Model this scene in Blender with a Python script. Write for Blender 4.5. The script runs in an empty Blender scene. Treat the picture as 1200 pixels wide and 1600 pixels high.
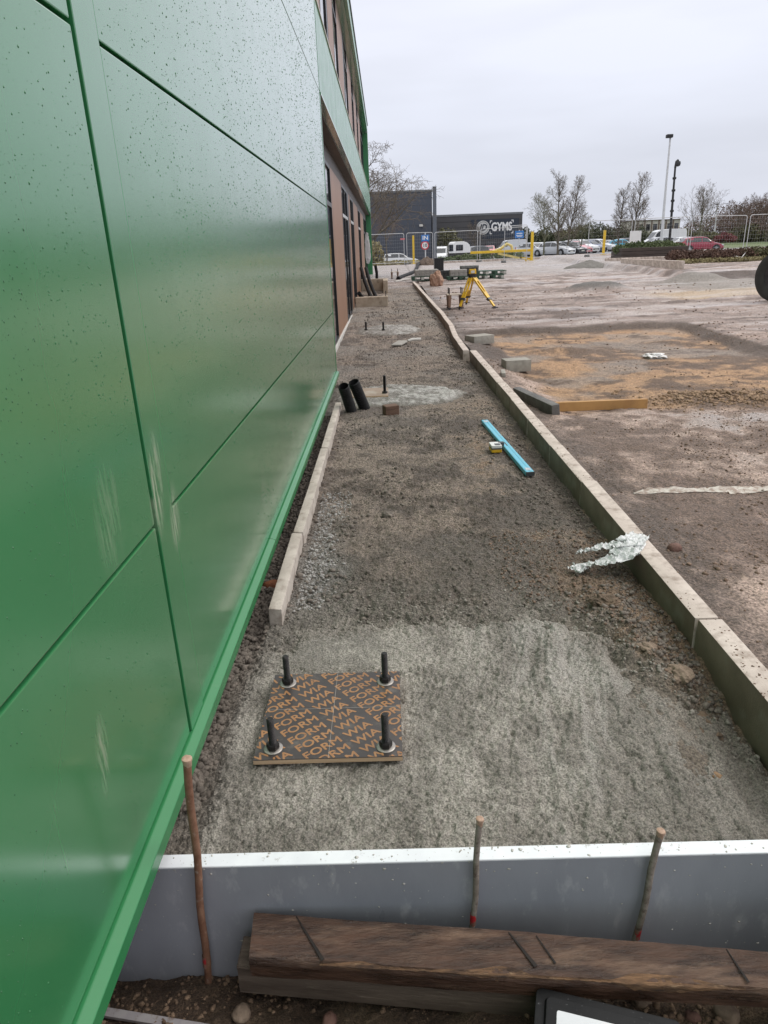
import bpy, bmesh, math, random
import numpy as np
from mathutils import Matrix, Vector
from math import radians, sin, cos, pi, atan2, sqrt

scene = bpy.context.scene
C = scene.collection

# ------------------------------------------------------------------ camera
CAM_H = 1.6
FPX = 1067.0                     # focal length in pixels of the 1200 x 1600 photograph
PITCH, YAW, ROLL = radians(21.0018), radians(0.8891), radians(2.2)
_fw0 = Vector((0, cos(PITCH), -sin(PITCH)))
_up0 = Vector((0, sin(PITCH), cos(PITCH)))
_rz = Matrix.Rotation(YAW, 3, 'Z')
FW, UP, RT = _rz @ _fw0, _rz @ _up0, _rz @ Vector((1, 0, 0))
AX = RT * cos(ROLL) - UP * sin(ROLL)
AY = RT * sin(ROLL) + UP * cos(ROLL)
cam_d = bpy.data.cameras.new('camera')
cam_d.sensor_fit = 'VERTICAL'
cam_d.sensor_height = 36.0
cam_d.sensor_width = 27.0
cam_d.lens = FPX / 1600.0 * 36.0
cam_d.clip_start = 0.05
cam_d.clip_end = 3000.0
cam = bpy.data.objects.new('camera', cam_d)
C.objects.link(cam)
mw = Matrix((AX, AY, -FW)).transposed().to_4x4()
mw.translation = (0, 0, CAM_H)
cam.matrix_world = mw
scene.camera = cam

# ------------------------------------------------------------------ world: overcast sky
SUN_EL, SUN_AZ = radians(48), radians(70)      # azimuth clockwise from +Y
world = bpy.data.worlds.new('World')
scene.world = world
world.use_nodes = True
wn, wl = world.node_tree.nodes, world.node_tree.links
wn.clear()
w_out = wn.new('ShaderNodeOutputWorld')
w_bg = wn.new('ShaderNodeBackground')
w_bg.inputs['Strength'].default_value = 0.1
sky = wn.new('ShaderNodeTexSky')
sky.sky_type = 'NISHITA'
sky.sun_disc = False
sky.sun_elevation = SUN_EL
sky.sun_rotation = SUN_AZ
sky.air_density = 1.0
sky.dust_density = 3.0
w_tc = wn.new('ShaderNodeTexCoord')
w_sep = wn.new('ShaderNodeSeparateXYZ')
wl.new(w_tc.outputs['Generated'], w_sep.inputs[0])
w_ramp = wn.new('ShaderNodeValToRGB')           # cloud deck: a little bluer and darker towards the horizon
cr = w_ramp.color_ramp
cr.elements[0].position = 0.0
cr.elements[0].color = (7.2, 7.5, 8.5, 1)
cr.elements[1].position = 1.0
cr.elements[1].color = (19.5, 19.2, 18.8, 1)
e = cr.elements.new(0.16); e.color = (7.9, 8.2, 9.25, 1)
e = cr.elements.new(0.30); e.color = (8.7, 8.9, 9.9, 1)
e = cr.elements.new(0.6); e.color = (14.2, 14.1, 14.2, 1)
wl.new(w_sep.outputs['Z'], w_ramp.inputs[0])
w_map = wn.new('ShaderNodeMapping')
w_map.inputs['Scale'].default_value = (1.2, 1.2, 6.0)
w_map.inputs['Location'].default_value = (3.1, 0.4, 0.2)
wl.new(w_tc.outputs['Generated'], w_map.inputs[0])
w_noise = wn.new('ShaderNodeTexNoise')
w_noise.inputs['Scale'].default_value = 1.6
w_noise.inputs['Detail'].default_value = 4.0
wl.new(w_map.outputs[0], w_noise.inputs['Vector'])
w_mr = wn.new('ShaderNodeMapRange')
w_mr.inputs['From Min'].default_value = 0.3
w_mr.inputs['From Max'].default_value = 0.7
w_mr.inputs['To Min'].default_value = 0.88
w_mr.inputs['To Max'].default_value = 1.08
wl.new(w_noise.outputs[0], w_mr.inputs[0])
w_mul = wn.new('ShaderNodeVectorMath')
w_mul.operation = 'SCALE'
wl.new(w_ramp.outputs[0], w_mul.inputs[0])
wl.new(w_mr.outputs[0], w_mul.inputs['Scale'])
w_mix = wn.new('ShaderNodeMix')
w_mix.data_type = 'RGBA'
w_mix.inputs['Factor'].default_value = 0.93
wl.new(sky.outputs[0], w_mix.inputs['A'])
wl.new(w_mul.outputs[0], w_mix.inputs['B'])
wl.new(w_mix.outputs['Result'], w_bg.inputs['Color'])
wl.new(w_bg.outputs[0], w_out.inputs['Surface'])

sun_d = bpy.data.lights.new('sun', 'SUN')
sun_d.energy = 1.3
sun_d.angle = radians(25)
sun_d.color = (1.0, 0.97, 0.92)
sun_o = bpy.data.objects.new('sun', sun_d)
C.objects.link(sun_o)
sdir = Vector((sin(SUN_AZ) * cos(SUN_EL), cos(SUN_AZ) * cos(SUN_EL), sin(SUN_EL)))
sun_o.rotation_euler = sdir.to_track_quat('Z', 'Y').to_euler()
sun_o.location = (20, 10, 40)

vs = scene.view_settings
vs.view_transform = 'Standard'
vs.look = 'None'
vs.exposure = 0.06
vs.gamma = 1.0
vs.use_curve_mapping = False

# ------------------------------------------------------------------ geometry of the photograph -> real positions
def ray(px, py):
    return FW + AX * ((px - 600) / FPX) + AY * ((800 - py) / FPX)
def hit(px, py, z):
    d = ray(px, py); t = (z - CAM_H) / d.z
    return Vector((d.x * t, d.y * t, z))
def at(px, py, y):
    d = ray(px, py); t = y / d.y
    return Vector((d.x * t, y, CAM_H + d.z * t))

# ------------------------------------------------------------------ numpy noise
def _h(ix, iy, s):
    n = (ix.astype(np.int64) * 374761393 + iy.astype(np.int64) * 668265263 + s * 974634541) & 0xFFFFFFFF
    n = ((n ^ (n >> 13)) * 1274126177) & 0xFFFFFFFF
    n = ((n ^ (n >> 16)) * 2246822519) & 0xFFFFFFFF
    return ((n ^ (n >> 15)) & 0xFFFFFF) / float(0xFFFFFF)
def vn(x, y, s=0):
    x = np.asarray(x, float); y = np.asarray(y, float)
    ix, iy = np.floor(x), np.floor(y)
    fx, fy = x - ix, y - iy
    fx = fx * fx * fx * (fx * (fx * 6 - 15) + 10); fy = fy * fy * fy * (fy * (fy * 6 - 15) + 10)
    a, b, c, d = _h(ix, iy, s), _h(ix + 1, iy, s), _h(ix, iy + 1, s), _h(ix + 1, iy + 1, s)
    return (a + (b - a) * fx) * (1 - fy) + (c + (d - c) * fx) * fy
def fbm(x, y, o=4, s=0, g=0.5):
    t = 0.0; a = 1.0; n = 0.0
    c, sn = cos(0.6), sin(0.6)
    for k in range(o):
        t = t + a * (vn(x, y, s + k * 17) - 0.5); n += a; a *= g
        x, y = (x * c - y * sn) * 2.03 + 5.2, (x * sn + y * c) * 2.03 + 1.7
    return t / n * 2
def sst(a, b, x):
    t = np.clip((np.asarray(x, float) - a) / (b - a), 0, 1)
    return t * t * (3 - 2 * t)

# ------------------------------------------------------------------ materials
def _mix(nt, a, b, fac, blend='MIX'):
    m = nt.nodes.new('ShaderNodeMix'); m.data_type = 'RGBA'; m.blend_type = blend
    for sock, v in (('Factor', fac), ('A', a), ('B', b)):
        if hasattr(v, 'links'): nt.links.new(v, m.inputs[sock])
        elif sock == 'Factor': m.inputs[sock].default_value = v
        else: m.inputs[sock].default_value = (*v[:3], 1)
    return m.outputs['Result']
def _noise(nt, vec, scale, detail=5, rough=0.6, lo=0.35, hi=0.65):
    n = nt.nodes.new('ShaderNodeTexNoise')
    n.inputs['Scale'].default_value = scale; n.inputs['Detail'].default_value = detail
    n.inputs['Roughness'].default_value = rough
    nt.links.new(vec, n.inputs['Vector'])
    r = nt.nodes.new('ShaderNodeMapRange')
    r.inputs['From Min'].default_value = lo; r.inputs['From Max'].default_value = hi
    nt.links.new(n.outputs[0], r.inputs[0])
    return r.outputs[0]
def _vec(nt, stretch=(1, 1, 1), loc=(0, 0, 0)):
    tc = nt.nodes.new('ShaderNodeTexCoord'); mp = nt.nodes.new('ShaderNodeMapping')
    mp.inputs['Scale'].default_value = stretch; mp.inputs['Location'].default_value = loc
    nt.links.new(tc.outputs['Object'], mp.inputs[0])
    return mp.outputs[0]
def _bump(nt, b, h, strength, dist=0.01):
    n = nt.nodes.new('ShaderNodeBump')
    n.inputs['Strength'].default_value = strength; n.inputs['Distance'].default_value = dist
    nt.links.new(h, n.inputs['Height'])
    nt.links.new(n.outputs[0], b.inputs['Normal'])
    return n
MATS = {}
def pmat(name, c1, c2=None, scale=8, rough=0.7, stretch=(1, 1, 1), bump=0.0, bscale=60, bdist=0.01, metal=0.0,
         c3=None, s3=3, lo3=0.55, hi3=0.7, rvar=0.0, spec=0.5, coat=0.0):
    if name in MATS: return MATS[name]
    m = bpy.data.materials.new(name); m.use_nodes = True
    nt = m.node_tree; b = nt.nodes['Principled BSDF']
    b.inputs['Roughness'].default_value = rough
    b.inputs['Metallic'].default_value = metal
    b.inputs['Specular IOR Level'].default_value = spec
    b.inputs['Coat Weight'].default_value = coat
    if c2 is None: c2 = tuple(x * 0.8 for x in c1)
    v = _vec(nt, stretch)
    f = _noise(nt, v, scale)
    col = _mix(nt, c1, c2, f)
    if c3 is not None:
        f3 = _noise(nt, _vec(nt, stretch, (7.3, 2.1, 4.4)), s3, 6, 0.65, lo3, hi3)
        col = _mix(nt, col, c3, f3)
    nt.links.new(col, b.inputs['Base Color'])
    if rvar:
        r = nt.nodes.new('ShaderNodeMapRange')
        r.inputs['To Min'].default_value = max(0.03, rough - rvar); r.inputs['To Max'].default_value = min(1, rough + rvar)
        nt.links.new(f, r.inputs[0]); nt.links.new(r.outputs[0], b.inputs['Roughness'])
    if bump:
        _bump(nt, b, _noise(nt, v, bscale, 6, 0.7, 0.2, 0.8), bump, bdist)
    MATS[name] = m
    return m

# ------------------------------------------------------------------ mesh helpers
def mesh_np(name, V, F, mats=(), smooth=False):
    V = np.asarray(V, np.float32); F = np.asarray(F, np.int32)
    k = F.shape[1]; me = bpy.data.meshes.new(name)
    me.vertices.add(len(V)); me.vertices.foreach_set('co', V.ravel())
    me.loops.add(F.size); me.loops.foreach_set('vertex_index', F.ravel())
    me.polygons.add(len(F))
    me.polygons.foreach_set('loop_start', np.arange(0, F.size, k, dtype=np.int32))
    me.polygons.foreach_set('loop_total', np.full(len(F), k, np.int32))
    if smooth: me.polygons.foreach_set('use_smooth', np.ones(len(F), bool))
    for m in (mats if isinstance(mats, (list, tuple)) else [mats]): me.materials.append(m)
    me.update(calc_edges=True); me.validate()
    return me
def link(name, me, parent=None, loc=(0, 0, 0), rot=(0, 0, 0)):
    o = bpy.data.objects.new(name, me); C.objects.link(o)
    o.location = loc; o.rotation_euler = rot
    if parent is not None: o.parent = parent
    return o
def tag(o, label=None, cat=None, group=None, kind=None):
    if label: o['label'] = label
    if cat: o['category'] = cat
    if group: o['group'] = group
    if kind: o['kind'] = kind
    return o
def thing(name, label, cat, loc=(0, 0, 0), rz=0.0, group=None):
    o = bpy.data.objects.new(name, None); C.objects.link(o)
    o.empty_display_size = 0.1
    o.location = loc; o.rotation_euler = (0, 0, rz)
    return tag(o, label, cat, group)
def copy_tree(o, parent=None):
    c = o.copy(); C.objects.link(c)
    if parent is not None: c.parent = parent
    for ch in list(o.children): copy_tree(ch, c)
    return c
def grid_obj(name, X, Y, Z, mat, cols=None, parent=None, smooth=True):
    n, m = X.shape
    V = np.stack([X, Y, Z], -1).reshape(-1, 3)
    i = np.arange((n - 1) * m).reshape(n - 1, m)[:, :-1].ravel()
    F = np.stack([i, i + 1, i + m + 1, i + m], 1)
    me = mesh_np(name, V, F, mat, smooth)
    if cols is not None:
        a = me.color_attributes.new('tint', 'FLOAT_COLOR', 'POINT')
        a.data.foreach_set('color', np.ascontiguousarray(cols.reshape(-1, 4), np.float32).ravel())
    return link(name, me, parent)

class MB:
    """collects simple solids into one mesh"""
    def __init__(s): s.v, s.f = [], []
    def add(s, V, F):
        o = len(s.v); s.v += [tuple(p) for p in V]; s.f += [tuple(i + o for i in f) for f in F]; return s
    def box(s, c, d, rot=None, taper=1.0):
        x, y, z = d[0] / 2, d[1] / 2, d[2] / 2
        P = [Vector((a * x * (taper if e > 0 else 1), b * y * (taper if e > 0 else 1), e * z)) for e in (-1, 1) for b in (-1, 1) for a in (-1, 1)]
        if rot is not None: P = [rot @ p for p in P]
        c = Vector(c)
        return s.add([p + c for p in P], [(0, 2, 3, 1), (4, 5, 7, 6), (0, 1, 5, 4), (2, 6, 7, 3), (0, 4, 6, 2), (1, 3, 7, 5)])
    def span(s, x0, x1, y0, y1, z0, z1):
        return s.box(((x0 + x1) / 2, (y0 + y1) / 2, (z0 + z1) / 2), (abs(x1 - x0), abs(y1 - y0), abs(z1 - z0)))
    def hexa(s, P):
        """8 points: bottom 4 counter-clockwise, top 4"""
        return s.add(P, [(3, 2, 1, 0), (4, 5, 6, 7), (0, 1, 5, 4), (1, 2, 6, 5), (2, 3, 7, 6), (3, 0, 4, 7)])
    def bar(s, p, q, w, h):
        p, q = Vector(p), Vector(q); d = q - p
        r = d.to_track_quat('Y', 'Z').to_matrix()
        return s.box((p + q) / 2, (w, d.length, h), r)
    def tube(s, pts, r, n=8, cap=True, closed=False):
        pts = [Vector(p) for p in pts]; k = len(pts)
        rs = r if isinstance(r, (list, tuple)) else [r] * k
        V = []; up = None
        for i, p in enumerate(pts):
            if closed: t = pts[(i + 1) % k] - pts[i - 1]
            else: t = pts[min(i + 1, k - 1)] - pts[max(i - 1, 0)]
            t.normalize()
            if up is None:
                a = Vector((0, 0, 1)) if abs(t.z) < 0.9 else Vector((1, 0, 0))
                up = t.cross(a).normalized()
            up = (up - t * up.dot(t)).normalized()
            w = t.cross(up)
            for j in range(n):
                g = 2 * pi * j / n
                V.append(p + (up * cos(g) + w * sin(g)) * rs[i])
        F = []
        for i in range(k if closed else k - 1):
            a, b = i * n, ((i + 1) % k) * n
            for j in range(n): F.append((a + j, a + (j + 1) % n, b + (j + 1) % n, b + j))
        if cap and not closed:
            F.append(tuple(reversed(range(n)))); F.append(tuple(range((k - 1) * n, k * n)))
        return s.add(V, F)
    def lathe(s, prof, n=16, M=None, cap=True):
        """prof: (r, z) pairs round the z axis"""
        V = []; k = len(prof)
        for r, z in prof:
            for j in range(n):
                g = 2 * pi * j / n; p = Vector((r * cos(g), r * sin(g), z))
                V.append(M @ p if M is not None else p)
        F = [(i * n + j, i * n + (j + 1) % n, (i + 1) * n + (j + 1) % n, (i + 1) * n + j) for i in range(k - 1) for j in range(n)]
        if cap and prof[0][0] > 1e-6: F.append(tuple(reversed(range(n))))
        if cap and prof[-1][0] > 1e-6: F.append(tuple(range((k - 1) * n, k * n)))
        return s.add(V, F)
    def prism(s, poly, y0, y1, M=None):
        """polygon in x,z extruded along y"""
        n = len(poly)
        V = [Vector((x, y0, z)) for x, z in poly] + [Vector((x, y1, z)) for x, z in poly]
        if M is not None: V = [M @ v for v in V]
        F = [tuple(range(n)), tuple(reversed(range(n, 2 * n)))] + [(j, j + n, (j + 1) % n + n, (j + 1) % n) for j in range(n)]
        return s.add(V, F)
    def mesh(s, name, mat, bevel=0.0, seg=1, smooth=False, jitter=0.0, seed=0, cuts=0):
        bm = bmesh.new()
        vs_ = [bm.verts.new(p) for p in s.v]
        for f in s.f:
            try: bm.faces.new([vs_[i] for i in f])
            except ValueError: pass
        bmesh.ops.recalc_face_normals(bm, faces=bm.faces)
        if bevel:
            bmesh.ops.bevel(bm, geom=list(bm.edges), offset=bevel, segments=seg, profile=0.6, affect='EDGES', clamp_overlap=True)
        if cuts:
            bmesh.ops.subdivide_edges(bm, edges=list(bm.edges), cuts=cuts, use_grid_fill=True)
        if jitter:
            rg = random.Random(seed)
            for v in bm.verts: v.co += Vector((rg.uniform(-1, 1), rg.uniform(-1, 1), rg.uniform(-1, 1))) * jitter
        me = bpy.data.meshes.new(name); bm.to_mesh(me); bm.free()
        me.materials.append(mat)
        if smooth: 
            me.polygons.foreach_set('use_smooth', np.ones(len(me.polygons), bool))
            try: me.set_sharp_from_angle(angle=radians(38))
            except Exception: pass
        return me
    def build(s, name, mat, parent=None, **k):
        loc = k.pop('loc', (0, 0, 0)); rot = k.pop('rot', (0, 0, 0))
        return link(name, s.mesh(name, mat, **k), parent, loc, rot)

_ico = {}
def ico(sub):
    if sub not in _ico:
        bm = bmesh.new(); bmesh.ops.create_icosphere(bm, subdivisions=sub, radius=1)
        bm.verts.ensure_lookup_table()
        _ico[sub] = (np.array([v.co[:] for v in bm.verts]), np.array([[v.index for v in f.verts] for f in bm.faces]))
        bm.free()
    return _ico[sub]
def scatter_np(P, S, rng, sub=1, rough=0.3, flat=0.75):
    """P (n,3) centres, S (n,) radii -> verts, faces of n lumpy stones"""
    V0, F0 = ico(sub); n = len(P); k = len(V0)
    R = 1 + rough * rng.uniform(-1, 1, (n, k))
    V = V0[None] * R[..., None] * rng.uniform(0.7, 1.3, (n, 1, 3))
    a = rng.uniform(0, 2 * pi, n); b = rng.uniform(-0.7, 0.7, n)
    ca, sa, cb, sb = np.cos(a), np.sin(a), np.cos(b), np.sin(b)
    x, y, z = V[..., 0], V[..., 1], V[..., 2]
    y, z = y * cb[:, None] - z * sb[:, None], y * sb[:, None] + z * cb[:, None]
    x, y = x * ca[:, None] - y * sa[:, None], x * sa[:, None] + y * ca[:, None]
    V = np.stack([x, y, z * flat], -1) * S[:, None, None] + P[:, None, :]
    F = F0[None] + (np.arange(n) * k)[:, None, None]
    return V.reshape(-1, 3), F.reshape(-1, 3)
def stone_mesh(name, r, mat, seed, sub=3, squash=(1, 1, 0.7), rough=0.22, freq=1.7):
    V0, F0 = ico(sub); rg = np.random.default_rng(seed); o = rg.uniform(0, 50, 3)
    d = 1 + rough * (fbm(V0[:, 0] * freq + o[0] + V0[:, 2], V0[:, 1] * freq + o[1] - V0[:, 2] * 0.7, 4, seed)
                     + 0.8 * fbm(V0[:, 2] * freq + o[2], V0[:, 0] * freq + V0[:, 1], 3, seed + 5))
    return mesh_np(name, V0 * d[:, None] * np.array(squash) * r, F0, mat, True)

FONT_CACHE = {}
def text_mesh(name, body, size, mat, extrude=0.0, bold=0.0, sx=1.0, shear=0.0):
    cu = bpy.data.curves.new(name, 'FONT'); cu.body = body; cu.size = size; cu.extrude = extrude
    cu.shear = shear; cu.align_x = 'CENTER'; cu.align_y = 'CENTER'; cu.resolution_u = 3
    o = bpy.data.objects.new(name, cu); C.objects.link(o)
    dg = bpy.context.evaluated_depsgraph_get(); dg.update()
    me = bpy.data.meshes.new_from_object(o.evaluated_get(dg))
    bpy.data.objects.remove(o); bpy.data.curves.remove(cu)
    me.name = name
    if sx != 1.0:
        for v in me.vertices: v.co.x *= sx
    if bold:                                   # heavier strokes: the same outline repeated a hair apart, each copy a little in front
        b = bmesh.new()
        for k, (dx, dy) in enumerate(((0, 0), (bold, 0), (-bold, 0), (0, bold), (0, -bold))):
            n0 = len(b.verts); b.from_mesh(me); b.verts.ensure_lookup_table()
            for v in b.verts[n0:]: v.co += Vector((dx, dy, k * size * 0.0022))
        b.to_mesh(me); b.free()
    me.materials.clear(); me.materials.append(mat)
    return me

# height of the worked ground: level by the wall, rising gently away from the camera, falling / rising into the car parks
def rise(y): return 0.0165 * np.clip(np.asarray(y, float) - 14, 0, 34)
def far_z(x, y):
    x = np.asarray(x, float); y = np.asarray(y, float)
    k = x * 85.0 / np.maximum(y, 1.0)
    T = -0.45 + 0.80 * sst(2, 16, k)
    t = sst(50, 85, y)
    return rise(y) * (1 - t) + T * t
# ------------------------------------------------------------------ ground materials (colour and roughness of each zone come from the mesh)
def ground_mat(name, nscale=40, bstr=0.6, bdist=0.012, lo=0.5, hi=1.42, fine=220):
    m = bpy.data.materials.new(name); m.use_nodes = True
    nt = m.node_tree; b = nt.nodes['Principled BSDF']
    at_ = nt.nodes.new('ShaderNodeAttribute'); at_.attribute_name = 'tint'
    v = _vec(nt)
    f = _noise(nt, v, nscale, 8, 0.72, 0.25, 0.75)
    g = _noise(nt, v, fine, 3, 0.6, 0.34, 0.66)
    mr = nt.nodes.new('ShaderNodeMapRange'); mr.inputs['To Min'].default_value = lo; mr.inputs['To Max'].default_value = hi
    nt.links.new(f, mr.inputs[0])
    mr2 = nt.nodes.new('ShaderNodeMapRange'); mr2.inputs['To Min'].default_value = 0.42; mr2.inputs['To Max'].default_value = 1.38  # fine speckle puts damp grit and crevice shade into the colour
    nt.links.new(g, mr2.inputs[0])
    mu = nt.nodes.new('ShaderNodeMath'); mu.operation = 'MULTIPLY'
    nt.links.new(mr.outputs[0], mu.inputs[0]); nt.links.new(mr2.outputs[0], mu.inputs[1])
    sc = nt.nodes.new('ShaderNodeVectorMath'); sc.operation = 'SCALE'
    nt.links.new(at_.outputs['Color'], sc.inputs[0]); nt.links.new(mu.outputs[0], sc.inputs['Scale'])
    nt.links.new(sc.outputs[0], b.inputs['Base Color'])
    nt.links.new(at_.outputs['Alpha'], b.inputs['Roughness'])
    ad = nt.nodes.new('ShaderNodeMath'); ad.operation = 'ADD'
    nt.links.new(f, ad.inputs[0])
    m5 = nt.nodes.new('ShaderNodeMath'); m5.operation = 'MULTIPLY'; m5.inputs[1].default_value = 0.35
    nt.links.new(g, m5.inputs[0]); nt.links.new(m5.outputs[0], ad.inputs[1])
    _bump(nt, b, ad.outputs[0], bstr, bdist)
    return m
M_bed = ground_mat('loose_soil', 45, 1.0, 0.016, fine=110)
M_yard = ground_mat('wet_mud', 22, 0.9, 0.018, fine=75)
M_conc = ground_mat('fresh_concrete', 55, 0.9, 0.008, 0.68, 1.3, 165)
M_soil = ground_mat('dug_soil', 60, 1.0, 0.012)
M_base = ground_mat('far_ground', 3, 0.1, 0.01, 0.9, 1.1, 30)

def billow(x, y, o=3, s=0):
    return 1 - 2.2 * np.abs(fbm(x, y, o, s, 0.55))
def lerp(a, b, t):
    a = np.asarray(a, float); b = np.asarray(b, float)
    return a + (b - a) * t[..., None]

# ---- concrete pads
def pad_mask(x, y):
    w = 0.10 * fbm(x * 5, y * 5, 5, 3, 0.65)
    xr = 1.50 - 0.45 * (y - 1.5) + w
    yf = 3.06 + w * 1.8 - 0.22 * sst(-0.2, -0.55, x)
    return sst(0, 0.22, xr - x + 0.07 * fbm(x * 22, y * 22, 4, 6, 0.65)) * sst(0, 0.42, yf - y + 0.16 * fbm(x * 12, y * 12, 5, 7, 0.7)) * sst(-0.70, -0.58, x + w * 0.3)
def pad2_mask(x, y):
    w = 0.10 * fbm(x * 3, y * 3, 4, 31)
    d = np.hypot((x - 0.1 + w) / 0.82, (y - 8.02 + w) / 0.66) + 0.06 * fbm(x * 18, y * 14, 3, 32)
    return sst(1.05, 0.78, d)
def pad3_mask(x, y):
    w = 0.14 * fbm(x * 3, y * 3, 4, 37)
    d = np.hypot((x - 0.02 + w) / 0.78, (y - 14.9 + w) / 0.95) + 0.08 * fbm(x * 14, y * 9, 3, 38)
    return sst(1.05, 0.72, d)
def pad_detail(x, y):
    k = 1.0 - 0.7 * sst(0.35, 0.1, np.hypot((x + 0.25) / 1.0, (y - 2.52) / 0.6))     # trowelled patch behind the plywood
    ridge = fbm((x - 0.15 * (y - 1.4)) * 17 + 1.2 * fbm(x * 3, y * 3, 2, 8), y * 3.4, 4, 61) * sst(-0.1, 0.6, x)
    lumps = fbm(x * 34, y * 34, 4, 51, 0.6)
    pits = sst(0.72, 0.95, vn(x * 60 + 2 * fbm(x * 20, y * 20, 2, 70), y * 38, 71)) * sst(-0.1, 0.25, fbm(x * 5, y * 5, 3, 73)) + 0.6 * sst(0.6, 0.9, vn(x * 120 + 3, y * 120, 72))
    return k * (0.012 * fbm(x * 4, y * 4, 3, 41) + 0.022 * ridge + 0.006 * lumps + 0.0095 * fbm(x * 72, y * 62, 3, 52, 0.7) * (0.6 + 0.9 * vn(x * 4, y * 4, 53)) - 0.008 * pits) - 0.075 * sst(0.8, 1.2, x) * sst(2.5, 1.8, y)

def bed_h(x, y):
    b = rise(y) + 0.016 * fbm(x * 2.2, y * 2.2, 3, 1) + 0.016 * fbm(x * 7, y * 7, 3, 2, 0.6) + 0.011 * billow(x * 16, y * 16, 3, 4) * (0.5 + vn(x * 1.7, y * 1.7, 6)) + 0.008 * billow(x * 40 + 3, y * 40, 3, 5) - 0.008
    b = b - 0.035 * sst(1.0, 1.2, x) * sst(30, 26, y) - 0.05 * sst(-0.58, -0.66, x) * sst(9.0, 8.6, y)
    b = b + 0.03 * sst(0.75, 1.0, x) * sst(1.6, 1.9, y) * sst(3.6, 2.6, y) - 0.012
    b = b - 0.09 * sst(0.85, 1.2, x) * sst(2.6, 1.9, y) - 0.045 * pad_mask(x, y) - 0.02 * pad2_mask(x, y) - 0.02 * pad3_mask(x, y)
    return b
def yard_mid(x, y):
    return 0.03 * fbm(x * 0.35, y * 0.35, 3, 11) + 0.022 * fbm(x * 1.6, y * 1.6, 4, 12) + 0.014 * fbm(x * 7, y * 7, 4, 13, 0.65) + 0.010 * billow(x * 11, y * 11, 3, 14) * vn(x * 1.1, y * 1.1, 16)
def pit(x, y):
    w = 0.16 * fbm(x * 1.7, y * 1.7, 4, 15)
    xr = 5.95 - (14.3 - y) * 0.05
    return sst(-0.12, 0.34, xr - x + w * 0.6) * sst(-0.1, 0.55, 14.35 - y + w) * sst(6.1, 7.7, y + 2 * w + 0.12 * (x - 2)) * sst(1.38, 2.1, x + w)
def bump2(x, y, cx, cy, rx, ry, seed):
    d = np.hypot((x - cx) / rx, (y - cy) / ry) + 0.25 * fbm(x * 1.4, y * 1.4, 3, seed)
    return sst(1, 0.1, d)
def yard_h(x, y):
    z = rise(y) + yard_mid(x, y) + 0.02
    z = z + 0.045 * sst(6.5, 3.5, y) * sst(3.5, 1.4, x)
    z = z - 0.13 * pit(x, y)
    z = z + 0.06 * bump2(x, y, 3.9, 7.6, 1.3, 0.55, 21) * (1 + 0.8 * fbm(x * 9, y * 9, 3, 22))      # spoil at the front lip of the dug area
    z = z + 0.07 * bump2(x, y, 2.9, 11.6, 0.9, 0.3, 23) + 0.05 * bump2(x, y, 4.9, 12.2, 0.7, 0.5, 24)
    z = z + 0.24 * bump2(x, y, 6.6, 22.6, 1.5, 0.7, 25) + 0.30 * bump2(x, y, 10.6, 25.0, 1.4, 0.7, 26)
    z = z + 0.22 * sst(10.5, 10.9, x + 0.3 * fbm(x, y, 2, 27)) * sst(25.4, 25.7, y + 0.3 * fbm(x * 0.8, y, 2, 28))
    for (ax, ay, bx, by, w_, dp) in ((2.2, 17.2, 16, 21.2, 0.20, 0.06), (2.4, 19.2, 16, 23.4, 0.20, 0.06), (1.9, 15.6, 14, 16.6, 0.16, 0.045), (2.0, 24, 9, 34, 0.25, 0.05), (3.9, 24, 11, 34, 0.25, 0.05), (1.7, 3.2, 5.2, 6.4, 0.12, 0.022), (2.9, 3.0, 6.4, 6.0, 0.12, 0.022)):
        L_ = math.hypot(bx - ax, by - ay); ux_, uy_ = (bx - ax) / L_, (by - ay) / L_
        s_ = (x - ax) * ux_ + (y - ay) * uy_; d_ = (x - ax) * -uy_ + (y - ay) * ux_ + 0.25 * fbm(s_ * 0.5, s_ * 0 + ax, 2, 44)
        k_ = sst(-0.3, 0.6, s_) * sst(L_ + 0.3, L_ - 0.6, s_) * (0.6 + 0.8 * fbm(s_ * 2.5, d_ * 3, 3, 45))
        z = z - dp * k_ * (np.exp(-(d_ / w_) ** 2) - 0.6 * np.exp(-((np.abs(d_) - 1.9 * w_) / (w_ * 0.7)) ** 2))
    rut = sst(15, 18, y) * (0.04 * fbm(x * 0.5, (y - 0.25 * x) * 3.2, 3, 29))
    return z + rut

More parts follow.
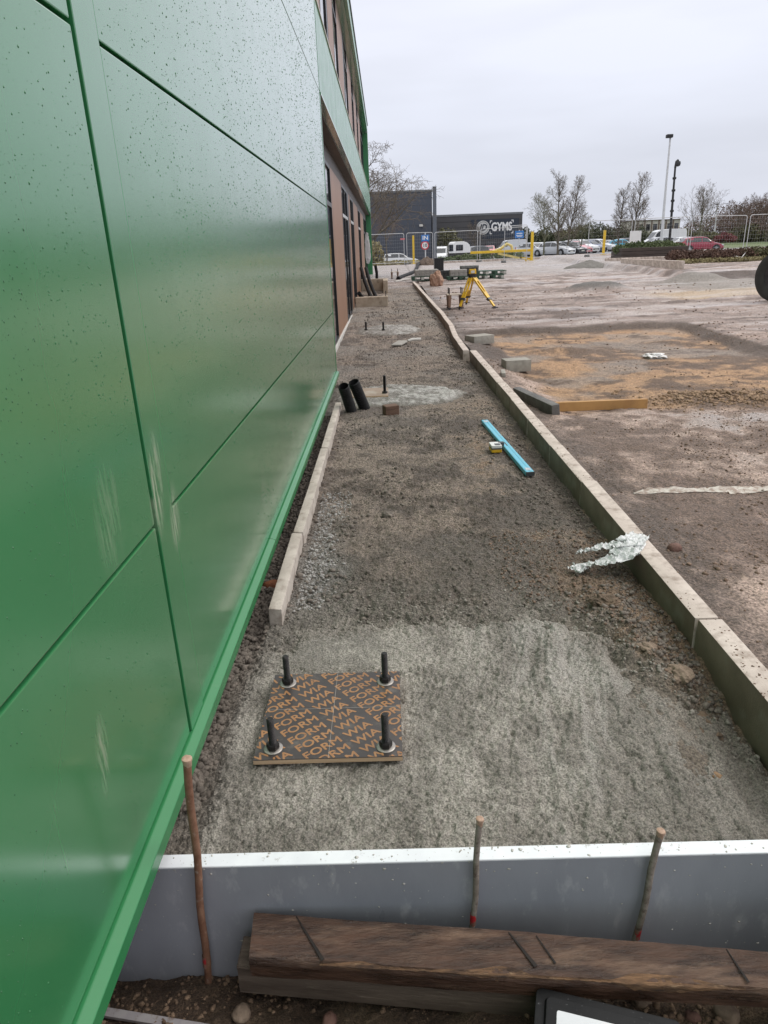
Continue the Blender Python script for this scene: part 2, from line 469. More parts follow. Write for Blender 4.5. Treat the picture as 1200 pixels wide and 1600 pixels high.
def bed_cols(x, y):
    n = fbm(x * 3, y * 3, 4, 81); n2 = fbm(x * 12, y * 12, 3, 82)
    c = lerp((0.135, 0.104, 0.082), (0.325, 0.262, 0.212), sst(-0.4, 0.5, n + 0.7 * n2))
    c = lerp(np.broadcast_to((0.19, 0.16, 0.13), c.shape), c, sst(2.5, 4.8, y + n)) 
    org = sst(0.62, 0.95, x + 0.25 * n) * sst(3.7, 2.7, y + 0.4 * n) + 0.8 * sst(0.12, 0.55, n2 * 0.6 + n * 0.7) * sst(0.3, 0.8, x) * sst(9, 5, y)
    c = lerp(c, (0.33, 0.215, 0.13), np.clip(org, 0, 1) * 0.75)
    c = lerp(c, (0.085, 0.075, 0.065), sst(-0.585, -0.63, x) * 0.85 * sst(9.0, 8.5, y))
    c = lerp(c, (0.29, 0.275, 0.25), sst(-0.15, -0.4, x + 0.2 * n) * sst(4.6, 3.3, y) * 0.6)
    dp_ = np.hypot(np.maximum(x - (1.30 - 0.45 * (y - 1.5)), 0), np.maximum(y - 2.75, 0)) + 0.22 * n2
    c = lerp(c, (0.27, 0.24, 0.20), sst(0.42, 0.05, dp_) * 0.75)
    grey = sst(-0.1, 0.3, fbm(x * 1.3, y * 1.3, 3, 83)) * sst(5, 9, y)
    c = lerp(c, (0.31, 0.272, 0.235), grey * 0.6)
    r = 0.72 + 0.2 * n
    o = np.concatenate([np.clip(c, 0.02, 1), np.clip(r, 0.4, 0.95)[..., None]], -1)
    t = sst(25, 30, y)[..., None]
    return o * (1 - t) + yard_cols(x * 1.0, y) * t
def yard_cols(x, y):
    n = fbm(x * 1.1, y * 1.1, 4, 91); n2 = fbm(x * 6, y * 6, 4, 92); st = fbm(x * 0.22, (y - 0.2 * x) * 1.5, 4, 93)
    c = lerp((0.20, 0.136, 0.104), (0.54, 0.40, 0.33), sst(-0.4, 0.5, n + 0.8 * n2))
    c = lerp(c, (0.32, 0.255, 0.23), sst(8, 15, y) * 0.75)
    c = lerp(c, (0.43, 0.365, 0.345), sst(0.05, 0.35, st) * sst(10, 20, y) * 0.8)  # pale streaks: wet shine painted into the mud colour
    wet = sst(0.0, 0.35, n + 0.5 * n2) * sst(4.2, 5.6, y) * sst(7.6, 6.4, y) * sst(2.0, 3.2, x)
    c = lerp(c, (0.42, 0.365, 0.345), wet * 0.75)  # puddle-like sheen of the wet patch, put into the colour as a paler tone
    st2 = fbm(x * 0.7, (y - 0.15 * x) * 3.0, 5, 94, 0.6); st3 = fbm(x * 1.6, (y + 0.1 * x) * 6.0, 4, 95, 0.6)
    fw_ = sst(8, 14, y)
    c = lerp(c, (0.52, 0.45, 0.425), sst(0.08, 0.4, st2) * fw_ * 0.8)
    c = lerp(c, (0.115, 0.083, 0.07), sst(0.05, 0.42, -st2 + 0.5 * st3) * fw_ * 0.8)
    pm = pit(x, y)
    c = lerp(c, lerp((0.16, 0.10, 0.064), (0.47, 0.285, 0.155), sst(-0.35, 0.35, n + 0.8 * n2)), sst(0.55, 1.0, pm) * 0.95)
    c = lerp(c, (0.32, 0.265, 0.225), sst(0.5, 1, pm) * sst(0.05, 0.35, fbm(x * 0.9 + 4, y * 0.9, 3, 97)) * 0.7)
    c = lerp(c, (0.10, 0.062, 0.042), sst(0.5, 1, pm) * sst(0.12, 0.4, fbm(x * 1.5 + 9, y * 2.6, 4, 98, 0.65)) * 0.75)
    c = lerp(c, (0.10, 0.068, 0.05), sst(0.02, 0.15, pm) * sst(0.97, 0.75, pm) * sst(9, 11, y) * 0.9)
    c = lerp(c, (0.12, 0.095, 0.08), sst(1.75, 1.4, x + 0.12 * n2) * sst(30, 24, y) * 0.6)
    c = lerp(c, (0.14, 0.13, 0.12), np.clip(bump2(x, y, 6.6, 22.6, 1.5, 0.7, 25) * 1.6, 0, 1))
    c = lerp(c, (0.16, 0.13, 0.11), np.clip(bump2(x, y, 10.6, 25.0, 1.4, 0.7, 26) * 1.3, 0, 1))
    c = lerp(c, (0.27, 0.25, 0.225), sst(8, 10, x) * sst(19.5, 21.5, y) * sst(25.6, 25.2, y) * 0.75)
    c = lerp(c, (0.50, 0.38, 0.26), sst(6.5, 8.5, x) * sst(18.6, 19.5, y + 0.5 * n) * sst(22.0, 20.5, y + 0.5 * n) * 0.8)
    cut = sst(25.2, 25.4, y + 0.3 * fbm(x * 0.8, y, 2, 28)) * sst(26.0, 25.75, y + 0.3 * fbm(x * 0.8, y, 2, 28)) * sst(10.3, 10.8, x)
    c = lerp(c, (0.07, 0.045, 0.035), cut * 0.9)
    pale = sst(28, 36, y) * sst(9.5, 8, x - 0.1 * y)
    c = lerp(c, (0.37, 0.335, 0.325), pale * 0.8)
    r = 0.76 + 0.14 * n - 0.45 * wet - 0.42 * sst(0.0, 0.4, st) * sst(12, 18, y) - 0.1 * pale
    return np.concatenate([np.clip(c, 0.02, 1), np.clip(r, 0.24, 0.95)[..., None]], -1)

# far ground sheet, to the horizon
ys = np.concatenate([np.linspace(-60, 28, 12), np.linspace(30, 150, 61), np.geomspace(160, 2200, 22)])
xs = np.concatenate([-np.geomspace(900, 70, 14), np.linspace(-60, 110, 86), np.geomspace(120, 1600, 18)])
X, Y = np.meshgrid(xs, ys)
Z = far_z(X, Y) - 0.07 - 0.75 * (1 - sst(30, 50, Y))
cc = np.zeros(X.shape + (4,))
gr = sst(86, 96, Y + 6 * fbm(X * 0.05, Y * 0.05, 3, 5)) * sst(34, 40, X * 85 / np.maximum(Y, 1)) 
gr = np.maximum(gr, sst(150, 165, Y))
cc[..., :3] = lerp(np.broadcast_to((0.20, 0.20, 0.207), X.shape + (3,)), (0.10, 0.13, 0.045), gr)
cc[..., 3] = 0.28 + 0.6 * gr
tag(grid_obj('ground', X, Y, Z, M_base, cc), 'pale wet tarmac of the car parks beyond the fence', kind='structure')

# worked strip along the building
ys = np.concatenate([np.geomspace(1.462, 12, 900), np.geomspace(12.06, 28, 180), np.linspace(28.12, 51, 100)])
xs = np.linspace(-1.15, 1.34, 380)
X, Y = np.meshgrid(xs, ys)
Zb = bed_h(X, Y); Zy = rise(Y) + yard_mid(X, Y) + 0.0
t = sst(26, 30, Y)
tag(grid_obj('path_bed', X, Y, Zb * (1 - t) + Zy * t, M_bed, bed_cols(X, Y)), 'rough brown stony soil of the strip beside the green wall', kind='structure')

# yard to the right of the kerb
ys = np.concatenate([np.geomspace(0.7, 51, 620)])
u = np.linspace(0, 1, 400) ** 1.5
X = 1.335 + u[None, :] * (5 + 0.95 * ys[:, None])
Y = np.repeat(ys[:, None], X.shape[1], 1)
tag(grid_obj('yard', X, Y, yard_h(X, Y), M_yard, yard_cols(X, Y)), 'muddy stripped yard with a dug ochre area', kind='structure')
# ground left of the strip beyond the end of the building
ys = np.linspace(37, 51, 60); xs = np.linspace(-14, -1.14, 60)
X, Y = np.meshgrid(xs, ys)
tag(grid_obj('side_ground', X, Y, rise(Y) + yard_mid(X, Y), M_bed, bed_cols(X * 0 + 0.5, Y)), 'muddy ground past the far corner of the building', kind='structure')

# fresh concrete pads
xs = np.arange(-0.76, 1.24, 0.0042); ys = np.concatenate([np.arange(1.462, 3.06, 0.0042)])
X, Y = np.meshgrid(xs, ys)
m = pad_mask(X, Y)
Z = pad_detail(X, Y) - 0.010 - 0.050 * (1 - m)
n = fbm(X * 6, Y * 6, 4, 55); n2 = fbm(X * 30, Y * 30, 3, 56)
cc = np.zeros(X.shape + (4,))
c = lerp((0.265, 0.241, 0.206), (0.415, 0.382, 0.332), sst(-0.4, 0.5, n + 0.6 * n2))
c = lerp(c, (0.48, 0.45, 0.405), sst(0.1, 0.6, X) * sst(-0.05, 0.35, fbm((X - 0.15 * Y) * 14, Y * 3, 4, 61)) * 0.6)
c = lerp(c, (0.20, 0.18, 0.15), sst(0.55, 1.05, X + 0.25 * n - 0.35 * (Y - 2.0)) * 0.6)
e2 = np.minimum(1.42 - 0.45 * (Y - 1.5) - X, 2.90 - Y) + 0.22 * fbm(X * 7, Y * 7, 4, 77, 0.65)
c = lerp(c, (0.245, 0.212, 0.175), np.maximum(sst(0.9, 0.3, m), sst(0.30, -0.05, e2) * 0.75) * 0.95)
cc[..., :3] = c
cc[..., 3] = np.clip(0.55 + 0.3 * n - 0.12 * sst(0.2, 0.7, X), 0.3, 0.9)
tag(grid_obj('concrete_pad', X, Y, Z, M_conc, cc), 'fresh grey concrete pad in the foreground behind the grey form board', kind='structure')
for (x0, x1, y0, y1, fn, lab, st_) in ((-0.85, 1.05, 7.2, 8.85, pad2_mask, 'second wet concrete pad beside the black pipes', 0.012),
                                       (-0.9, 0.95, 13.7, 16.1, pad3_mask, 'third wet concrete pad further along the wall', 0.02)):
    X, Y = np.meshgrid(np.arange(x0, x1, st_), np.arange(y0, y1, st_ * 1.2))
    m = fn(X, Y)
    Z = rise(Y) + 0.014 + 0.020 * fbm(X * 18, Y * 18, 4, 57, 0.7) - 0.05 * (1 - m)
    cc = np.zeros(X.shape + (4,))
    cc[..., :3] = lerp(lerp((0.20, 0.183, 0.16), (0.46, 0.44, 0.41), sst(-0.35, 0.45, fbm(X * 16, Y * 12, 4, 58, 0.65) + 0.5 * (X - 0.2))), (0.17, 0.15, 0.125), sst(0.95, 0.4, m))
    cc[..., 3] = np.clip(0.66 + 0.4 * fbm(X * 5, Y * 5, 3, 59), 0.4, 0.9)
    tag(grid_obj('concrete_pad', X, Y, Z, M_conc, cc), lab, kind='structure')

# dug soil in front of the form board
def soil_h(x, y):
    return (-0.405 + 0.42 * (1.40 - np.clip(y, 1.05, 1.5)) + 0.03 * sst(-0.3, 0.6, x) + 0.02 * fbm(x * 5, y * 5, 3, 65) + 0.016 * fbm(x * 18, y * 18, 4, 66, 0.6)
            + 0.008 * np.abs(fbm(x * 50, y * 50, 3, 67)))
xs = np.arange(-1.3, 1.9, 0.007)
ys = np.concatenate([np.linspace(-3, 0.9, 40), np.arange(0.91, 1.46, 0.006)])
X, Y = np.meshgrid(xs, ys)
cc = np.zeros(X.shape + (4,))
n = fbm(X * 7, Y * 7, 4, 68)
cc[..., :3] = lerp((0.105, 0.066, 0.042), (0.21, 0.145, 0.092), sst(-0.4, 0.5, n)); cc[..., 3] = 0.85
tag(grid_obj('trench_soil', X, Y, soil_h(X, Y), M_soil, cc), 'dug dark brown soil in front of the form board', kind='structure')

# ---- loose stones and clods
rng = np.random.default_rng(5)
M_clod = pmat('clod_grey', (0.10, 0.083, 0.068), (0.225, 0.19, 0.158), 25, 0.8, bump=0.5, bscale=120)
M_clod2 = pmat('clod_brown', (0.115, 0.075, 0.052), (0.25, 0.168, 0.118), 20, 0.85, bump=0.5, bscale=120)
M_gravel = pmat('gravel', (0.22, 0.21, 0.20), (0.42, 0.40, 0.375), 18, 0.7, bump=0.3, bscale=100)
def clods(name, label, mat, n, xr, y0, y1, hf, smin, smax, keep, kpx=0.0011, pw=2.6, sub=1, sink=0.35, rough=0.32):
    y = 1 / rng.uniform(1 / y1, 1 / y0, n); x = rng.uniform(0, 1, n)
    if callable(xr): a, b = xr(y)
    else: a, b = xr
    x = a + (b - a) * x
    k = rng.uniform(0, 1, n) < keep(x, y)
    x, y = x[k], y[k]; n = len(x)
    s = np.maximum(smin + (smax - smin) * rng.uniform(0, 1, n) ** pw, kpx * y * rng.uniform(0.6, 1.4, n))
    P = np.stack([x, y, hf(x, y) + s * (0.7 - sink * 1.6)], 1)
    V, F = scatter_np(P, s, rng, sub, rough)
    return tag(link(name, mesh_np(name, V, F, mat, False)), label, kind='stuff')
nopad = lambda x, y: (1 - np.clip(pad_mask(x, y) * 3, 0, 1)) * (1 - np.clip(pad2_mask(x, y) * 2, 0, 1)) * (1 - np.clip(pad3_mask(x, y) * 2, 0, 1))
yad = lambda x, y: np.hypot(np.maximum(x - (1.42 - 0.45 * (y - 1.5)), 0), np.maximum(y - 2.86, 0)) + (pad_mask(x, y) > 0.05) * 1.0
clump = lambda x, y: np.clip(0.35 + 1.6 * fbm(x * 2.2, y * 2.2, 3, 101), 0.06, 1)
clods('loose_stones', 'loose dark stones and clods on the soil strip', M_clod, 30000, (-0.55, 1.18), 1.6, 22, bed_h, 0.0025, 0.017,
      lambda x, y: nopad(x, y) * clump(x, y) * (0.5 + 0.5 * sst(0.2, 1.0, np.abs(x - 0.3))), pw=3.5)
clods('loose_stones', 'larger clods along the foot of the kerb', M_clod, 4500, (0.85, 1.23), 2.0, 14, bed_h, 0.003, 0.014, lambda x, y: nopad(x, y) * sst(0.8, 1.15, x + 0.2 * fbm(x * 5, y * 5, 3, 8)), pw=2.6, rough=0.3)
clods('loose_stones', 'dark stones in the gap under the green wall', M_clod, 6000, (-0.72, -0.60), 1.7, 9, bed_h, 0.004, 0.017, lambda x, y: 1.0 - 0.9 * np.clip(pad_mask(x, y) * 2, 0, 1), pw=1.5)
clods('loose_gravel', 'pale gravel beside the small edging kerb', M_gravel, 2600, (-0.50, -0.28), 2.9, 4.6, bed_h, 0.003, 0.010, lambda x, y: nopad(x, y) * sst(-0.25, -0.45, x + 0.12 * fbm(x * 9, y * 3, 2, 7)))
clods('concrete_crumbs', 'crumbs of fresh concrete along the ragged rim of the front pad', pmat('concrete_crumb', (0.19, 0.17, 0.143), (0.33, 0.302, 0.26), 30, 0.7, bump=0.4, bscale=150), 16000, (-0.62, 1.23), 1.5, 3.25,
      lambda x, y: np.maximum(bed_h(x, y), pad_detail(x, y) - 0.010 - 0.050 * (1 - pad_mask(x, y))), 0.0015, 0.009, lambda x, y: sst(0.0, 0.3, pad_mask(x, y)) * sst(1.0, 0.6, pad_mask(x, y)) + 0.35 * sst(0.30, 0.0, yad(x, y)), pw=2.6)
clods('brown_clods', 'orange brown clods beside the concrete pad', M_clod2, 6000, (0.55, 1.23), 1.6, 3.8, bed_h, 0.0018, 0.010, lambda x, y: nopad(x, y), pw=3, sub=1)
clods('mud_crumbs', 'crumbs of mud lying on top of the near kerb stones', M_clod2, 900, (1.25, 1.34), 1.6, 10, lambda x, y: 0.116 + 0 * x, 0.0012, 0.006, lambda x, y: np.clip(0.3 + 2.5 * fbm(x * 8, y * 3, 3, 7), 0.02, 1), kpx=0.0006, pw=3)
clods('brown_clods', 'mud crumbs scattered over the yard', M_clod2, 30000, lambda y: (1.4 + 0 * y, 2.2 + 0.72 * y), 2.0, 24, yard_h, 0.0022, 0.013,
      lambda x, y: np.clip(0.25 + 1.5 * fbm(x * 1.2, y * 1.2, 4, 103), 0.03, 1) * (1 - 0.6 * sst(0.5, 1, pit(x, y))), pw=4)
clods('brown_clods', 'ochre clods heaped at the front of the dug area', MATS['clod_brown'] if False else pmat('clod_ochre', (0.20, 0.13, 0.082), (0.36, 0.24, 0.152), 12, 0.85, bump=0.5, bscale=60),
      9000, (2.6, 5.2), 6.9, 8.4, yard_h, 0.006, 0.026, lambda x, y: np.clip(bump2(x, y, 3.9, 7.6, 1.3, 0.55, 21) * 1.3, 0.02, 1), pw=2.5)
clods('brown_clods', 'crumbs of dug soil in front of the form board', pmat('soil_crumb', (0.10, 0.062, 0.04), (0.25, 0.17, 0.11), 30, 0.9, bump=0.4, bscale=90), 5000, (-0.95, 1.3), 1.02, 1.40, soil_h, 0.002, 0.010, lambda x, y: clump(x * 2, y * 2), pw=3)
# ------------------------------------------------------------------ the green building
WX = -0.68
def green_mat(name='green_cladding', coat=1.0, coat_ior=1.58):
    m = bpy.data.materials.new(name); m.use_nodes = True
    nt = m.node_tree; b = nt.nodes['Principled BSDF']
    v = _vec(nt)
    base = _mix(nt, (0.034, 0.195, 0.070), (0.040, 0.212, 0.079), _noise(nt, v, 1.3))
    dust = _noise(nt, _vec(nt, (1, 26, 2.2)), 1.0, 6, 0.7, 0.60, 0.78)
    spots = _noise(nt, _vec(nt, (1, 1, 0.8), (3, 1, 2)), 2.2, 4, 0.6, 0.45, 0.7)
    dm = nt.nodes.new('ShaderNodeMath'); dm.operation = 'MULTIPLY'; nt.links.new(dust, dm.inputs[0]); nt.links.new(spots, dm.inputs[1])
    d2 = nt.nodes.new('ShaderNodeMath'); d2.operation = 'MULTIPLY'; d2.inputs[1].default_value = 0.22; nt.links.new(dm.outputs[0], d2.inputs[0])
    col = _mix(nt, base, (0.36, 0.42, 0.30), d2.outputs[0])
    # scuff marks of dried mud at a few places (centre y, z; half sizes)
    tc = nt.nodes.new('ShaderNodeTexCoord')
    scr = _noise(nt, _vec(nt, (1, 60, 7.0), (0, 3, 1)), 1.0, 7, 0.68, 0.40, 0.78)
    for (cy, cz, hy, hz, k) in ((1.85, 1.00, 0.060, 0.19, 1.3), (1.97, 0.85, 0.06, 0.12, 1.1), (1.25, 0.55, 0.04, 0.11, 0.9), (6.2, 0.62, 0.10, 0.22, 0.5),
                                (4.6, 0.40, 0.06, 0.12, 0.45), (7.6, 1.5, 0.25, 0.35, 0.4), (1.52, 1.02, 0.10, 0.16, 0.35), (3.4, 0.45, 0.08, 0.16, 0.4)):
        mp = nt.nodes.new('ShaderNodeMapping'); mp.vector_type = 'TEXTURE'
        mp.inputs['Location'].default_value = (WX, cy, cz); mp.inputs['Scale'].default_value = (5, hy, hz); mp.inputs['Rotation'].default_value = (radians(-14), 0, 0)
        nt.links.new(tc.outputs['Object'], mp.inputs[0])
        ln = nt.nodes.new('ShaderNodeVectorMath'); ln.operation = 'LENGTH'; nt.links.new(mp.outputs[0], ln.inputs[0])
        mr = nt.nodes.new('ShaderNodeMapRange'); mr.inputs['From Min'].default_value = 1.0; mr.inputs['From Max'].default_value = 0.3; mr.inputs['To Max'].default_value = k
        nt.links.new(ln.outputs['Value'], mr.inputs[0])
        mm = nt.nodes.new('ShaderNodeMath'); mm.operation = 'MULTIPLY'; nt.links.new(mr.outputs[0], mm.inputs[0]); nt.links.new(scr, mm.inputs[1])
        col = _mix(nt, col, (0.55, 0.56, 0.44), mm.outputs[0])
    nt.links.new(col, b.inputs['Base Color'])
    r = nt.nodes.new('ShaderNodeMapRange'); r.inputs['To Min'].default_value = 0.20; r.inputs['To Max'].default_value = 0.27
    nt.links.new(_noise(nt, v, 5), r.inputs[0]); nt.links.new(r.outputs[0], b.inputs['Roughness'])
    b.inputs['Specular IOR Level'].default_value = 0.6
    b.inputs['Coat Weight'].default_value = coat; b.inputs['Coat IOR'].default_value = coat_ior; b.inputs['Coat Roughness'].default_value = 0.18
    _bump(nt, b, _noise(nt, _vec(nt, (1, 0.5, 1)), 1.0, 1, 0.4, 0, 1), 0.03, 0.02)
    return m
M_green = green_mat()
M_band = green_mat('green_band', 0.15, 1.45)
M_flash = green_mat('green_flashing', 0.0, 1.45)
M_drop = pmat('water_drop', (0.036, 0.15, 0.06), (0.04, 0.16, 0.065), 4, 0.05, spec=0.7)
M_joint = pmat('joint_shadow_gap', (0.012, 0.03, 0.018), (0.015, 0.035, 0.02), 4, 0.7)
M_black = pmat('black_frame', (0.012, 0.012, 0.014), (0.02, 0.02, 0.022), 6, 0.35)
M_bronze = pmat('brown_panel', (0.235, 0.125, 0.075), (0.275, 0.15, 0.092), 2.5, 0.42, (1, 1, 0.3))
M_soffit = pmat('soffit', (0.06, 0.045, 0.036), (0.075, 0.055, 0.045), 2, 0.5)
M_pale = pmat('pale_trim', (0.52, 0.50, 0.46), (0.62, 0.60, 0.56), 5, 0.5)
M_alu = pmat('grey_aluminium', (0.42, 0.43, 0.44), (0.50, 0.51, 0.52), 5, 0.4)
def glass_mat(name, c, r=0.04):
    m = pmat(name, c, tuple(x * 1.25 for x in c), 1.2, r, spec=0.9)
    return m
M_glass = glass_mat('dark_window_glass', (0.012, 0.014, 0.016))
M_block = pmat('inner_structure', (0.10, 0.10, 0.10), None, 2, 0.8)

B0 = Vector((WX, 8.9, 0))
bld = thing('office_building', 'long green metal clad building along the left with brown panels under a green band', 'building', B0)
def bp(mb, name, mat, parent=None, **k):
    if parent is None: return mb.build(name, mat, bld, loc=-B0, **k)
    return mb.build(name, mat, parent, **k)          # parent already carries the offset
ZJ = [0.165, 0.89, 2.095, 3.285, 4.48, 5.67, 6.86, 7.25]
G = 0.0055
cols = [(-3.2, 1.80), (1.958, 8.85)]
for (y0, y1) in cols:
    for k in range(len(ZJ) - 1):
        z0, z1 = ZJ[k], ZJ[k + 1]
        bp(MB().span(WX - 0.05, WX, y0 + G * 0.4, y1 - G * 0.4, z0 + G, z1 - G), 'cladding_panel', M_green, bevel=0.0035, seg=2)
bp(MB().span(WX - 0.05, WX + 0.0035, 1.812, 1.952, 0.167, 7.25), 'cover_strip', M_green, bevel=0.002)
bp(MB().span(WX - 0.10, WX - 0.052, -3.2, 8.84, 0.2, 7.24), 'backing_wall', M_joint)
# base flashing: sloped lip and drip edge
def flashing(y0, y1):
    prof = [(WX - 0.04, 0.163), (WX + 0.006, 0.163), (WX + 0.034, 0.154), (WX + 0.034, 0.110), (WX + 0.031, 0.110), (WX + 0.029, 0.148), (WX - 0.04, 0.150)]
    return MB().prism(prof, y0, y1)
bp(flashing(-3.2, 3.4), 'base_flashing', M_flash, bevel=0.0015)
bp(flashing(3.404, 8.87), 'base_flashing', M_flash, bevel=0.0015)
bp(MB().span(WX - 1.2, WX - 0.5, -3.2, 8.8, -0.6, 0.14), 'plinth', M_block)
# return at the end of the flat wall
bp(MB().span(WX - 0.30, WX + 0.004, 8.853, 8.893, 0.10, 3.27), 'corner_trim', M_green, bevel=0.003)
bp(MB().span(WX - 0.30, WX + 0.004, 8.853, 8.893, 3.30, 7.25), 'corner_trim', M_green, bevel=0.003)
# band between the storeys, parapet and far end
YE = 37.6
SPL = [8.9, 11.9, 14.9, 17.9, 20.9, 23.9, 26.9, 29.9, 32.9, YE]
for a, b2 in zip(SPL[:-1], SPL[1:]):
    bp(MB().span(WX - 0.08, WX, a + 0.008, b2 - 0.008, 3.29, 4.14), 'band_panel', M_band, bevel=0.004)
    bp(MB().span(WX - 0.08, WX, a + 0.008, b2 - 0.008, 6.92, 7.22), 'parapet_panel', M_band, bevel=0.004)
bp(MB().span(WX - 0.10, WX + 0.012, 8.9, YE, 3.262, 3.288), 'drip_trim', M_green, bevel=0.002)
bp(MB().span(WX - 0.12, WX - 0.082, 8.9, YE, 3.29, 4.14), 'band_backing', M_joint)
bp(MB().span(WX - 0.12, WX - 0.082, 8.9, YE, 6.92, 7.2), 'band_backing', M_joint)
bp(MB().span(WX - 0.20, WX - 0.03, 8.9, YE, 4.142, 4.30), 'upper_sill_upstand', M_band, bevel=0.003)
bp(MB().span(WX - 0.24, WX - 0.015, 8.9, YE, 4.301, 4.325), 'upper_sill', M_pale)
bp(MB().span(WX - 0.6, WX + 0.03, -3.2, YE + 0.2, 7.252, 7.30), 'parapet_capping', M_black, bevel=0.004)
bp(MB().span(WX - 0.26, WX - 0.081, 8.9, YE - 0.3, 3.24, 3.261), 'soffit', M_soffit)
bp(MB().span(WX - 0.26, WX - 0.081, 8.9, YE - 0.3, 6.88, 6.919), 'soffit', M_green)
# far fin
bp(MB().span(WX - 0.30, WX, YE - 0.3, YE, 0.42, 3.26), 'end_fin', M_band, bevel=0.004)
bp(MB().span(WX - 0.30, WX, YE - 0.3, YE, 4.33, 6.88), 'end_fin', M_band, bevel=0.004)
RX = WX - 0.25
def storey(z0, z1, items):
    for (kind, a, b2) in items:
        if kind == 'b':
            bp(MB().span(RX - 0.05, RX, a + 0.01, b2 - 0.01, z0, z1), 'brown_panel', M_bronze, bevel=0.004)
        elif kind == 'k':
            bp(MB().span(RX - 0.05, RX - 0.004, a, b2, z0, z1), 'frame_post', M_black)
        else:
            f = MB()
            w = 0.06
            f.span(RX - 0.06, RX + 0.005, a, a + w, z0, z1).span(RX - 0.06, RX + 0.005, b2 - w, b2, z0, z1)
            f.span(RX - 0.06, RX + 0.004, a + w, b2 - w, z0, z0 + w).span(RX - 0.06, RX + 0.004, a + w, b2 - w, z1 - w, z1)
            zt = z0 + (z1 - z0) * 0.77
            fo = bp(f, 'window', M_black)
            fo2 = MB().span(RX - 0.05, RX + 0.008, a + w, b2 - w, zt, zt + 0.07).build('transom', M_alu if kind == 'd' else M_black, fo)
            n = 2 if b2 - a > 1.7 else 1
            ww = (b2 - a - 2 * w) / n
            for i in range(n):
                MB().span(RX - 0.04, RX - 0.02, a + w + i * ww + 0.02, a + w + (i + 1) * ww - 0.02, z0 + w, zt).build('pane', M_glass, fo)
                MB().span(RX - 0.04, RX - 0.02, a + w + i * ww + 0.02, a + w + (i + 1) * ww - 0.02, zt + 0.07, z1 - w).build('pane', M_glass, fo)
                if i: MB().span(RX - 0.05, RX + 0.003, a + w + i * ww - 0.03, a + w + i * ww + 0.03, z0 + w, z1 - w).build('mullion', M_black, fo)
storey(0.06, 3.0, [('d', 8.95, 11.1), ('g', 11.1, 13.3), ('b', 13.3, 16.6), ('d', 16.6, 18.9), ('k', 18.9, 19.7), ('b', 19.7, 20.5), ('d', 20.5, 22.3), ('k', 22.3, 22.8),
                  ('b', 22.8, 26.2), ('d', 26.2, 28.4), ('k', 28.4, 28.9), ('b', 28.9, 32.6), ('g', 32.6, 37.2)])
bp(MB().span(RX - 0.05, RX - 0.002, 8.9, YE - 0.3, 3.0, 3.239), 'head_trim', M_soffit)
bp(MB().span(RX - 0.10, RX + 0.03, 8.9, YE - 0.3, -0.2, 0.058), 'threshold', M_pale, bevel=0.004)
ITM = []
yy = 8.95
for i, (kind, w) in enumerate([('g', 1.6), ('b', 2.7), ('g', 1.5), ('k', 0.4), ('b', 1.6), ('g', 1.4), ('b', 2.4), ('k', 0.5), ('g', 1.6), ('b', 2.6), ('g', 1.5), ('k', 0.4), ('b', 2.2), ('g', 1.5), ('b', 2.6), ('g', 3.8)]):
    ITM.append((kind, yy, min(yy + w, YE - 0.32))); yy += w
storey(4.326, 6.878, ITM)
bp(MB().span(-12.5, RX - 0.07, -3.2, YE - 0.05, -0.4, 7.2), 'building_core', M_block)
# rain drops on the flat wall
n = 52000
dy = 0.55 * (8.8 / 0.55) ** rng.uniform(0, 1, n); dz = rng.uniform(0.18, 4.6, n)
keep = rng.uniform(0, 1, n) < np.clip(0.30 + 0.6 * sst(0.6, 2.0, dz) + 0.9 * fbm(dy * 2, dz * 2, 3, 121), 0.03, 1)
for zj in ZJ: keep &= np.abs(dz - zj) > 0.02
keep &= np.abs(dy - 1.88) > 0.09
dy, dz = dy[keep], dz[keep]; n = len(dy)
V0 = np.array([(1, 0, 0), (0, 1, 0), (0, 0, 1), (0, -1, 0), (0, 0, -1), (0.62, 0.62, 0.62), (0.62, -0.62, 0.62), (0.62, -0.62, -0.62), (0.62, 0.62, -0.62)], float)
F0 = np.array([(0, 5, 6), (0, 6, 7), (0, 7, 8), (0, 8, 5), (1, 2, 5), (2, 3, 6), (3, 4, 7), (4, 1, 8), (5, 2, 6), (6, 3, 7), (7, 4, 8), (8, 1, 5)])
s = (0.0008 + 0.0022 * rng.uniform(0, 1, n) ** 3.0) * np.clip(0.40 + dy * 0.20, 0.5, 1.8)
V = V0[None] * s[:, None, None] * np.stack([np.full(n, 0.55), rng.uniform(0.8, 1.2, n), rng.uniform(0.9, 1.7, n)], 1)[:, None, :]
V = V + np.stack([np.full(n, WX + 0.0002), dy, dz], 1)[:, None, :]
F = F0[None] + (np.arange(n) * len(V0))[:, None, None]
me = mesh_np('water_drops', V.reshape(-1, 3), F.reshape(-1, 3), M_drop, True)
tag(link('water_drops', me, bld, -B0), kind='stuff')
# ------------------------------------------------------------------ kerbs
M_kerb = pmat('kerb_concrete', (0.47, 0.395, 0.345), (0.60, 0.52, 0.46), 5, 0.75, bump=0.35, bscale=160, bdist=0.004, c3=(0.19, 0.135, 0.098), s3=9, lo3=0.47, hi3=0.72)
M_edge = pmat('edging_concrete', (0.38, 0.33, 0.285), (0.50, 0.445, 0.39), 8, 0.8, bump=0.35, bscale=160, bdist=0.004, c3=(0.25, 0.20, 0.165), s3=12, lo3=0.52, hi3=0.72)
M_kside = pmat('dark_side_concrete', (0.15, 0.112, 0.084), (0.235, 0.182, 0.142), 4, 0.6, bump=0.35, bscale=120, bdist=0.004, c3=(0.25, 0.23, 0.195), s3=3, lo3=0.55, hi3=0.75)
kerb = thing('kerb', 'long run of concrete kerb stones between the soil strip and the muddy yard', 'kerb', (1.295, 2.0, 0))
KL = 0.905
